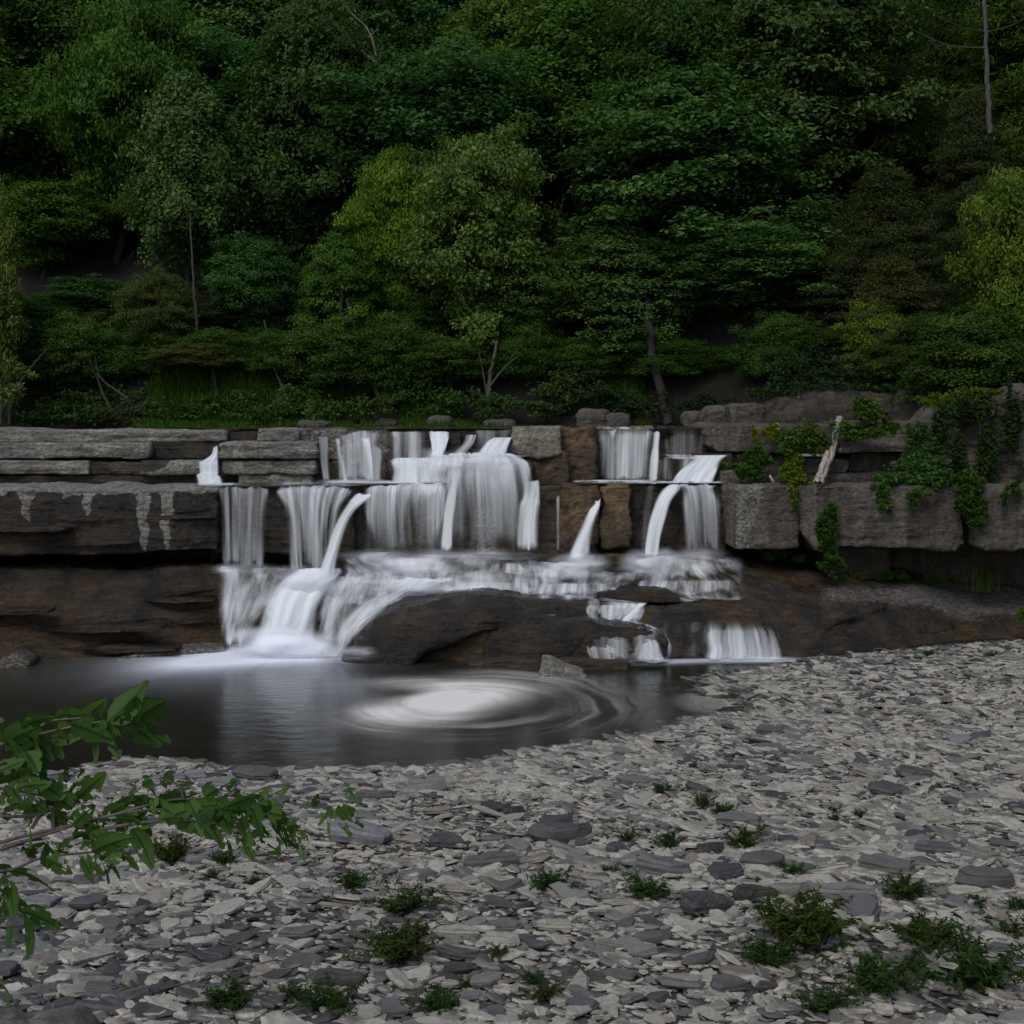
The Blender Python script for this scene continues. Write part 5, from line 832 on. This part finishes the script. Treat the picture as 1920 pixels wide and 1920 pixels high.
# shrubs, grass and ivy: leafy masses
def leafmass(name, label, cat, blobs, color, L=.09, wr=.6, n=900, seed=0, group=None, droop=.3, face=(0, -.5, .8), stems=False, parent=None):
    r = np.random.default_rng(seed); Pc, Nn = [], []
    for (px, py, D, rx, ry) in blobs:
        k = int(n * rx * ry / 900) + 20; g = r.normal(0, .5, (k, 3)); g /= np.maximum(1, np.linalg.norm(g, axis=1)[:, None] / 1.15)
        sc_ = D / F; cl = r.normal(0, .6, (max(4, k // 25), 3)); g = .32 * g + .72 * cl[r.integers(0, len(cl), k)]
        rx, ry = rx * 1.05, ry * 1.05; c = P(px, py, D) + g * np.array([rx * sc_, min(rx, ry) * sc_ * .6, ry * sc_]); Pc.append(c); Nn.append(unit(np.array(face) + r.normal(0, .4, (k, 3))))
    Pc, Nn = np.concatenate(Pc), np.concatenate(Nn); V, f = leaves(Pc, Nn, L * r.uniform(.6, 1.3, len(Pc)), wr, r, droop)
    o = obj(name, V, f, M['leaf'], smooth=False, attrs={'tone': np.repeat(r.uniform(.6, 1.35, len(Pc)), 4)}, recenter=True, parent=parent); o.color = (*color, 1)
    return tag(o, label, cat, group, 'thing')
iv = 'creepers hanging on the grey blocks'
IV = (.05, .10, .012); IY = (.14, .17, .012)
for i, (lb, bl, c_) in enumerate([
 ('yellow creeper tuft on the overhanging top slab', [(1447, 806, 26.8, 15, 16)], IY), ('thin yellow creeper strand left of the yellow tuft', [(1414, 812, 26.85, 5, 16), (1420, 824, 26.8, 7, 8)], IY),
 ('green creeper over the middle of the top slab', [(1478, 820, 26.7, 26, 16), (1525, 820, 26.5, 38, 28), (1500, 835, 26.5, 34, 16)], IV), ('dark fern clump under the overhanging top slab', [(1412, 868, 26.6, 32, 22), (1400, 884, 26.5, 28, 14)], (.035, .085, .012)),
 ('yellow-green creeper falling between the two grey blocks', [(1486, 860, 26.5, 16, 22), (1482, 890, 26.3, 26, 18), (1505, 898, 26.2, 20, 10), (1490, 930, 25.75, 8, 26)], (.085, .13, .012)),
 ('dark vine climbing the face of the cracked block', [(1560, 955, 25.65, 12, 14), (1552, 985, 25.65, 18, 22), (1548, 1012, 25.65, 18, 18), (1555, 1035, 25.65, 16, 14), (1565, 1060, 25.7, 24, 12), (1560, 1080, 25.7, 8, 8)], (.028, .075, .012)),
 ('green creeper beside the leaning driftwood', [(1600, 808, 26.3, 26, 14), (1590, 800, 26.4, 16, 14), (1640, 812, 26.3, 26, 8)], IV), ('tuft of weeds on top of the jutting slab', [(1632, 778, 26.8, 28, 20), (1622, 760, 26.9, 26, 16), (1668, 800, 26.7, 16, 14)], (.045, .095, .012)),
 ('leafy bush at the end of the jutting slab', [(1722, 822, 26.4, 24, 26), (1700, 860, 26.2, 20, 10), (1735, 850, 26.3, 24, 24)], (.03, .08, .016)), ('broad ivy spilling over the widest grey block', [(1690, 898, 25.9, 40, 12), (1735, 880, 26.0, 44, 24), (1660, 905, 25.75, 22, 14), (1758, 900, 25.85, 28, 18)], (.045, .11, .03)),
 ('ivy strand trailing on the widest grey block', [(1655, 925, 25.6, 10, 18), (1664, 950, 25.6, 14, 12), (1650, 940, 25.6, 8, 8)], (.05, .11, .02)), ('second shorter ivy strand on the widest grey block', [(1715, 930, 25.6, 14, 12), (1710, 948, 25.6, 6, 10), (1740, 920, 25.6, 16, 10)], (.05, .10, .02)),
 ('hanging vines between the widest block and the frame edge block', [(1820, 915, 25.95, 24, 26), (1822, 950, 25.9, 24, 26), (1830, 978, 25.85, 18, 16), (1800, 900, 26.1, 30, 12)], (.035, .08, .012)), ('dark vines covering the shaded cliff', [(1765, 800, 26.9, 16, 50), (1800, 860, 26.9, 14, 50), (1850, 850, 26.8, 22, 60), (1820, 770, 27, 40, 20), (1900, 790, 27, 16, 60)], (.022, .05, .012)),
 ('vines on the top edge of the frame edge block', [(1900, 918, 25.7, 18, 14), (1885, 930, 25.7, 8, 14)], (.03, .075, .014)), ('yellow-green spray over the shaded cliff', [(1760, 752, 27.6, 40, 14), (1820, 745, 27.2, 40, 16), (1850, 735, 27, 30, 10)], (.07, .12, .012)),
 ('small ferns in the undercut below the big grey block', [(1455, 1042, 26.3, 30, 8), (1500, 1045, 26.3, 20, 6)], (.03, .06, .015)), ('row of small weeds along the foot of the undercut', [(1600, 1084, 26.4, 30, 8), (1665, 1082, 26.6, 20, 8), (1690, 1080, 26.7, 16, 8), (1745, 1084, 26.8, 24, 6), (1780, 1088, 26.8, 30, 5)], (.045, .09, .015)),
 ('moss and weeds on the low rock at the foot of the ochre pillar', [(1150, 1045, 25.4, 26, 5), (1140, 1050, 25.35, 20, 4)], (.05, .08, .012)), ('bright weed at the frame edge of the bank', [(1916, 1150, 25.5, 10, 16)], (.09, .14, .02))]):
    leafmass('creeper' if 'creeper' in lb else 'ivy' if 'ivy' in lb else 'vine' if 'vine' in lb else 'wall_plant', lb, 'creeper' if ('creeper' in lb or 'ivy' in lb or 'vine' in lb) else 'plant', bl, c_, .075 if 'moss' not in lb else .035, .75, 1500, 700 + i, iv)
sg = 'shrubs growing above the lip'
for i, (lb, bl, c_) in enumerate([
 ('low green shrub above the pale square slab', [(330, 775, 32.6, 60, 18), (400, 760, 33, 40, 30)], (.04, .08, .018)), ('bright leafy shrub in the grass above the thin streams', [(560, 745, 33, 50, 30), (600, 770, 32.6, 40, 18)], (.05, .11, .022)),
 ('compact shrub between the grass and the curved pale trunk', [(745, 725, 33.3, 44, 34), (700, 760, 32.8, 44, 22)], (.04, .085, .02)), ('dense shrub under the feathery tree', [(800, 700, 33.3, 50, 60), (830, 755, 32.8, 40, 26)], (.04, .095, .018)),
 ('bushy shrub at the foot of the sycamore', [(930, 760, 32.5, 40, 24), (880, 750, 32.6, 34, 24), (905, 778, 32.2, 36, 12)], (.038, .085, .02)), ('airy dark shrub right of the sycamore trunk', [(1040, 740, 33, 50, 34), (1010, 765, 32.6, 50, 18), (1080, 720, 33.4, 40, 30)], (.04, .075, .022)),
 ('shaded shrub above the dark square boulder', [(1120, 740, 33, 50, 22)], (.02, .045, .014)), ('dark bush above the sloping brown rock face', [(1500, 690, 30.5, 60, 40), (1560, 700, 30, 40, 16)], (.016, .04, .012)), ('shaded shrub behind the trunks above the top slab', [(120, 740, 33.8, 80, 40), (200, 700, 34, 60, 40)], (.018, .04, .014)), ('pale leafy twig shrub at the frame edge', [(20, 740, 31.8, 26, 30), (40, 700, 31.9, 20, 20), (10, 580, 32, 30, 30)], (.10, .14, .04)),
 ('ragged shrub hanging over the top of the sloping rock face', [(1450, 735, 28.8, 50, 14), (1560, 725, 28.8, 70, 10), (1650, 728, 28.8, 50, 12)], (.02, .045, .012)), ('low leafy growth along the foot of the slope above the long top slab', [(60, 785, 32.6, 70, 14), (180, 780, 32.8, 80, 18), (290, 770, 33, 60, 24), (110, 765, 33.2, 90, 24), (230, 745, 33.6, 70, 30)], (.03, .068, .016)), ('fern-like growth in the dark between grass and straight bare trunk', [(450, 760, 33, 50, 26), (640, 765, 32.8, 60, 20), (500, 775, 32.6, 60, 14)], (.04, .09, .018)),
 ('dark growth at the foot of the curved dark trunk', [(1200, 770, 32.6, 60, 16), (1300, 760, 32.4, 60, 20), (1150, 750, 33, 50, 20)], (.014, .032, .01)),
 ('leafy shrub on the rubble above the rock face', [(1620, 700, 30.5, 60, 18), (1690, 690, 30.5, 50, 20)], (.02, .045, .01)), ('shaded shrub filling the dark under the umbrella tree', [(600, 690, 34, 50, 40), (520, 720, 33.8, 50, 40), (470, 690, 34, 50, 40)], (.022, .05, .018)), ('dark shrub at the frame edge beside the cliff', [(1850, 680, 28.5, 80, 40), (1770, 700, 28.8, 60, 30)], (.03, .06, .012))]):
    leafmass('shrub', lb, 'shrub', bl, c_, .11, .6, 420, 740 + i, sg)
def blades(n, cx, cy, cz, L, lean, r, wid=.012):
    az = r.uniform(0, 6.28, n); d = np.stack([np.cos(az), np.sin(az), -.15 + 0 * az], 1) * lean * r.uniform(.2, 1, (n, 1)); L = (L * r.uniform(.5, 1.1, n))[:, None]; b = np.stack([cx, cy, cz], 1)
    s = np.stack([-np.sin(az), np.cos(az), 0 * az], 1) * wid; m = b + d * L * .35 + np.array([0, 0, 1]) * L * .6; t = b + d * L + np.array([0, 0, 1]) * L * .92
    V = np.stack([b - s, b + s, m + s * .8, m - s * .8, t], 1).reshape(-1, 3); i = np.arange(n)[:, None] * 5; return V, [i + np.array([[0, 1, 2, 3]]), i + np.array([[3, 2, 4]])]
r = np.random.default_rng(3); n = 40000; xx = r.uniform(-9.5, 3.5, n); yy = r.uniform(31.0, 34.2, n); kp = (fbm(xx * .5, yy * .7, 0, 91, 3) > -.1); xx, yy = xx[kp], yy[kp]; n = len(xx)
V, f = blades(n, xx, yy, hill(xx, yy), .42 * (.5 + .5 * sst(31, 33, yy)), .5, r, .014)
o = obj('grass', V, f, M['leaf'], smooth=False, attrs={'tone': np.repeat(r.uniform(.6, 1.3, n), 5)}); o.color = (.045, .10, .014, 1); tag(o, 'bright green grass growing along the stream above the lip', kind='stuff')
g0 = P(1844, 1108, 26.8); n = 160; V, f = blades(n, g0[0] + r.normal(0, .12, n), g0[1] + r.normal(0, .1, n), np.full(n, g0[2]), .75, .35, r, .007)
o = obj('grass_tuft', V, f, M['leaf'], smooth=False, attrs={'tone': np.repeat(r.uniform(.6, 1.3, n), 5)}, recenter=True); o.color = (.06, .09, .025, 1); tag(o, 'tall grass tuft at the foot of the undercut', 'grass tuft', kind='thing')

for pts, lb in (([(300, 1870), (420, 1835), (540, 1806)], 'thin grey twig lying near the bottom corner'), ([(760, 1915), (860, 1860), (905, 1835)], 'bent dry twig among the bottom weeds'), ([(560, 1690), (700, 1708), (840, 1712)], 'long thin twig crossing behind the spreading weed'), ([(1600, 1340), (1680, 1345), (1750, 1342)], 'pale twig on the upper gravel')):
    W = []
    for a, b in pts: g = G(a, b); W.append((g[0], g[1], g[2] + .05))
    W = smooth_rows(W, 14); W[:, 2] += .01 * vn(np.arange(14) * .7, 0, 0, int(pts[0][0])); o = obj('twig', *tube(W, np.linspace(.009, .004, 14), 6), M['bark'], recenter=True); o.color = (.16, .14, .12, 1); tag(o, lb, 'twig', kind='thing')
# weeds on the gravel
def weed_proto(seed, ns):
    r = np.random.default_rng(seed); st = []; Pc, Nn, Ln = [], [], []
    for i in range(ns):
        az = r.uniform(0, 6.28); ln = r.uniform(.5, 1.0); le = r.uniform(.25, 1.1); t = np.linspace(0, 1, 8)[:, None]; b = r.normal(0, .12, 3) * [1, 1, 0]
        pts = b + np.array([math.cos(az) * le, math.sin(az) * le, 0]) * ln * t + np.array([0, 0, 1]) * ln * (t ** .8) * (1 - .35 * le * t) * .9; st.append(tube(pts, np.linspace(.012, .005, 8), 4))
        k = 26; q = r.uniform(.12, 1.02, k); pp = np.stack([np.interp(q, t[:, 0], pts[:, j]) for j in range(3)], 1) + r.normal(0, .035, (k, 3)); Pc.append(pp); Nn.append(unit(np.array([0, 0, 1]) + r.normal(0, .5, (k, 3)))); Ln.append(np.full(k, .17) * r.uniform(.6, 1.2, k))
    Pc, Nn, Ln = map(np.concatenate, (Pc, Nn, Ln)); V, f = leaves(Pc, Nn, Ln, .3, r, -.2)
    return mesh('foliage', V, f, M['leaf'], False, {'tone': np.repeat(r.uniform(.6, 1.4, len(Pc)), 4)}), mesh('stem', *join(st), M['bark'])
WP = [weed_proto(800 + i, [26, 44, 60][i % 3]) for i in range(6)]
wl = [(320, 1620, 100, 'bushy weed behind the hanging leaf tips'), (422, 1625, 60, 'upright weed beside the bushy one below the leaf tips'), (480, 1660, 40, 'small weed right of the upright one'), (400, 1650, 44, 'creeping weed in front of the upright one'), (660, 1668, 70, 'sparse weed above the spreading one'), (755, 1715, 150, 'wide spreading weed left of the pale slabs'),
 (752, 1800, 160, 'leafy weed beside the dark wedge stone'), (935, 1800, 56, 'small weed beside the pale upright stone'), (1028, 1672, 120, 'dense bushy weed on the middle gravel'), (1145, 1640, 46, 'small upright weed beneath the dark angular stone'), (1212, 1688, 110, 'low weed under the rounded grey slab'), (1245, 1492, 52, 'small round weed high on the gravel'),
 (1315, 1512, 62, 'thin weed next to the small round one'), (1358, 1535, 60, 'low weed touching the smooth grey wedge'), (1398, 1592, 110, 'airy weed in front of the smooth grey wedge'), (1175, 1580, 60, 'pale sprig right of the long ridged slab'), (1255, 1592, 60, 'sprig between the ridged slab and the rounded slab'), (1302, 1442, 24, 'tiny sprout on the upper gravel'), (1565, 1540, 36, 'small sprout in pale gravel'), (1612, 1532, 30, 'two leafed sprout beside the small sprout'),
 (1488, 1645, 60, 'weed under the dark slab'), (1695, 1685, 110, 'low spreading weed below the long squared block'), (1830, 1700, 44, 'small weed below the banded boulder'), (1905, 1708, 60, 'weed at the frame edge below the banded boulder'), (1510, 1775, 230, 'tall open weed over the dark shale'), (1440, 1810, 120, 'low arm of weeds left of the tall open one'), (1820, 1850, 280, 'largest weed thicket in the corner'), (1740, 1780, 150, 'weed rising behind the largest thicket'), (1640, 1860, 190, 'weed clump left of the largest thicket'), (1540, 1900, 150, 'dark weed clump at the bottom edge'), (1900, 1760, 90, 'weed at the frame edge above the thicket'),
 (440, 1890, 130, 'ragged weeds at the bottom edge near the corner rock'), (610, 1905, 160, 'weeds at the bottom edge in front of the long black slab'), (560, 1880, 90, 'small weeds left of the long black slab'), (820, 1900, 110, 'low weeds beside the rounded bottom stone'), (1000, 1845, 50, 'tiny weed below the pale lozenge stone'), (1020, 1875, 90, 'flat weed near the bottom edge'), (870, 1855, 40, 'seedling beside the slanted pale slab'), (1740, 1232, 30, 'small weed on the far dark gravel'), (1860, 1238, 40, 'larger weed on the far dark gravel'), (610, 1695, 30, 'seedling left of the spreading weed'), (1700, 1240, 20, 'sprout on the far gravel'), (20, 1900, 40, 'weed in the corner')]
for i, (px, py, wpx, lb) in enumerate(wl):
    g = G(px, min(py, 1900)); s = wpx / 2 / F * g[1] / .78; o = empty('weed', g); o.scale = (s, s, s * (.75 if wpx > 100 else .95)); o.rotation_euler = (0, 0, i * 1.3)
    a, b = WP[(i * 5 + (2 if wpx > 90 else 0)) % 6]; c = link(bpy.data.objects.new('foliage', a), o); c.color = (.03 + .012 * (i % 3 == 0), .066, .015, 1); c = link(bpy.data.objects.new('stem', b), o); c.color = (.05, .07, .03, 1)
    tag(o, lb, 'weed', 'weeds growing in the gravel', 'thing')

# ------------------------------------------------------------------ overhanging elm branches close to the camera
def elm_leaf(seed):
    r = np.random.default_rng(seed); n, m_ = 34, 17; t = np.linspace(0, 1, n)[:, None]; s = np.linspace(-1, 1, m_)[None]
    wv = .31 * np.sin(np.pi * t ** .78) ** .8 * (1 - .35 * t); saw = .05 * (1 - ((t * 15) % 1)) * (np.abs(s) > .86); w_ = wv + saw
    X = t - .06 * np.abs(s) * 0; Yv = s * w_; vein = np.abs(np.sin((t * 1.0 - np.abs(s) * .16) * np.pi * 15)) ** .6 * .016 * np.minimum(1, np.abs(s) * 5) * (np.abs(s) < .97)
    Z = vein + .10 * np.abs(Yv) - .28 * t ** 2 + .03 * np.sin(t * 5 + seed) * s
    V = np.stack(np.broadcast_arrays(X, Yv, Z), -1).reshape(-1, 3); f = gridf(n, m_); c = V[f].mean(1)
    ho = vn(c[:, 0] * 5.5, c[:, 1] * 6.5, seed, 3) + .25 * vn(c[:, 0] * 15, c[:, 1] * 15, seed, 4) + .25 * np.clip(np.abs(c[:, 1]) * 4 - .4, 0, 1); f = f[(ho < .28) | (np.abs(c[:, 1]) < .015)]
    tone = (1 - .5 * np.exp(-(s * 12) ** 2)) * (.68 + vein * 38); tone = np.broadcast_to(tone, (n, m_)).ravel() * (1 + .15 * r.uniform(-1, 1)); return V, f, tone
EL = [elm_leaf(i) for i in range(8)]
DB = 2.5
def elm(name, label, twigs, lv_, seed, rad=.004):
    r = np.random.default_rng(seed); root = empty(name, P(*twigs[0][0])); root0 = np.array(root.location); Vs, Fs, Ts, off = [], [], [], 0; parts = []
    for tw in twigs:
        W = smooth_rows(np.array([P(q[0], q[1] + (34 if seed == 1 else 8), q[2]) for q in tw]), 20); parts.append(tube(W - root0, np.linspace(rad, rad * .35, 20), 7))
    lv_ = lv_ + [(a_ + r.normal(0, 16), b_ + r.normal(4, 16), c_ * r.uniform(.55, .8), d_ + r.normal(0, .8), r.uniform(-2.2, -.6), r.uniform(-.8, .8)) for (a_, b_, c_, d_, e_, f_) in lv_[::3] + lv_[1::3]] * 1
    for (px, py, ln, ang, roll, pit) in lv_:
        V, f, tone = EL[int(r.integers(8))]; D = DB + r.normal(0, .07); L_ = ln * .78 / F * D; roll += r.normal(0, .45)
        v = V * L_; roll = roll - .45 if roll > -1 else roll; ca, sa = math.cos(roll), math.sin(roll)
        v = v @ np.array([[1, 0, 0], [0, ca, sa], [0, -sa, ca]]); cp, sp = math.cos(pit), math.sin(pit); v = v @ np.array([[cp, sp, 0], [-sp, cp, 0], [0, 0, 1]])
        an = -ang; c2, s2 = math.cos(an), math.sin(an); v = np.stack([v[:, 0] * c2 - v[:, 2] * s2, v[:, 1], v[:, 0] * s2 + v[:, 2] * c2], 1)
        Vs.append(v + P(px, py + (34 if seed == 1 else 8), D) - root0); Fs.append(f + off); off += len(v); Ts.append(tone * r.uniform(.7, 1.25))
    o = obj('foliage', np.concatenate(Vs), np.concatenate(Fs), M['elm'], root, True, {'tone': np.concatenate(Ts)}); o.color = (.055, .12, .03, 1)
    o = obj('stem', *join(parts), M['bark'], root); o.color = (.15, .12, .10, 1); return tag(root, label, 'branch', 'elm branches hanging over the bank', 'thing')
def along(pts, k, seed, ln=(70, 110), spread=14):
    r = np.random.default_rng(seed); W = smooth_rows(np.array(pts, float), 60); out = []
    for j in range(k):
        i = int((j + .5) / k * 59); a = math.atan2(W[min(i + 3, 59), 1] - W[max(i - 3, 0), 1], W[min(i + 3, 59), 0] - W[max(i - 3, 0), 0])
        out.append((W[i, 0], W[i, 1] + r.normal(0, spread * .3), r.uniform(*ln), a + (.75 if j % 2 else -.35) + r.normal(0, .3), r.uniform(-1.6, -.75), r.uniform(-.5, .5)))
    return out
A = [(-140, 1400, DB), (0, 1362, DB), (60, 1346, DB), (130, 1330, DB), (200, 1318, DB), (270, 1312, DB)]
elm('elm_branch', 'topmost leafy branch reaching over the pool', [A, [(60, 1346, DB), (90, 1320, DB), (150, 1312, DB)]], along(A[1:], 11, 1, (85, 135)) + [(10, 1350, 130, 1.0, -.6, .2), (-20, 1345, 120, .5, -.7, .2), (30, 1352, 120, .55, -.5, -.3), (215, 1318, 125, .35, -.8, .1), (255, 1312, 100, .45, -.6, .2), (195, 1322, 90, 1.1, -.6, .2), (40, 1330, 90, -.45, -.7, 0), (100, 1312, 85, -.1, -.9, .3)], 1)
Bq = [(-140, 1640, DB), (0, 1585, DB), (120, 1545, DB), (220, 1518, DB), (320, 1492, DB), (420, 1490, DB), (500, 1492, DB)]
C2 = [(-140, 1620, DB), (0, 1572, DB), (130, 1540, DB), (260, 1512, DB), (400, 1510, DB), (520, 1520, DB)]
C3 = [(120, 1568, DB), (200, 1545, DB), (300, 1532, DB), (420, 1538, DB), (480, 1560, DB)]
elm('elm_branch', 'long leafy branch stretching across the gravel with chewed leaves', [Bq, C2, C3, [(345, 1490, DB), (335, 1465, DB), (300, 1450, DB)]], along(Bq[2:], 13, 2, (70, 110)) + along(C2[2:], 12, 3, (75, 115)) + along(C3, 9, 4, (70, 105)) + [(300, 1452, 75, .2, -.6, .2), (285, 1450, 70, 2.4, -.6, .2), (500, 1500, 110, .95, -.6, .1), (530, 1520, 100, 1.0, -.7, .3), (555, 1545, 75, 1.2, -.5, 0), (420, 1555, 90, 1.2, -.6, .2), (520, 1560, 70, 1.3, -.7, .1), (440, 1500, 110, .6, -.5, .2)], 2)
elm('elm_branch', 'separate small leaf spray hanging above the blue-grey slab', [[(520, 1480, DB), (590, 1500, DB), (640, 1510, DB)]], [(620, 1505, 62, 1.5, -.5, .2), (635, 1508, 72, 1.1, -.7, .2), (645, 1508, 64, .6, -.6, 0), (622, 1506, 50, 2.2, -.6, 0)], 3, .0016)
D1_ = [(-120, 1480, DB), (0, 1470, DB), (60, 1480, DB), (150, 1500, DB)]; D2_ = [(-140, 1500, DB), (-20, 1520, DB), (70, 1520, DB), (120, 1490, DB), (60, 1440, DB)]
elm('elm_branch', 'leafy spray at the frame edge above the long branch', [D1_, D2_, [(60, 1545, DB), (85, 1500, DB), (95, 1470, DB)], [(100, 1545, DB), (100, 1510, DB), (108, 1485, DB)]], along(D1_, 9, 5, (70, 120)) + along(D2_, 8, 6, (70, 110)) + [(-10, 1440, 80, -.3, -.8, .2), (30, 1437, 55, -.1, -.7, .2)], 4)
E1 = [(-140, 1600, DB), (0, 1625, DB), (80, 1600, DB), (170, 1590, DB), (215, 1585, DB)]
E2 = [(-140, 1640, DB), (-20, 1660, DB), (30, 1700, DB), (70, 1715, DB)]
elm('elm_branch', 'lowest leafy spray hanging below the long branch', [E1, E2], along(E1, 11, 7, (70, 110)) + along(E2, 7, 8, (80, 120)) + [(180, 1595, 75, .95, -.5, .2), (215, 1590, 70, .5, -.6, .2), (40, 1700, 100, .35, -.6, .2), (55, 1715, 80, 1.4, -.5, .1), (10, 1640, 90, 1.2, -.5, .1)], 5)
elm('elm_branch', 'small leaf tip at the frame edge above the corner rock', [[(-60, 1830, DB), (-20, 1832, DB), (5, 1835, DB)]], [(-12, 1830, 45, .6, -.6, .2), (-15, 1835, 45, -.2, -.6, .2)], 6)
block('corner_rock', 'rough grey lichen-covered rock in the near corner', 'rock', -400, 110, [(-400, 2050), (20, 2060), (60, 2095), (110, 2190)], 4600, 2.9, .55, M['dry'], .1, .05, .01, .02, 120, None, None, 'thing')
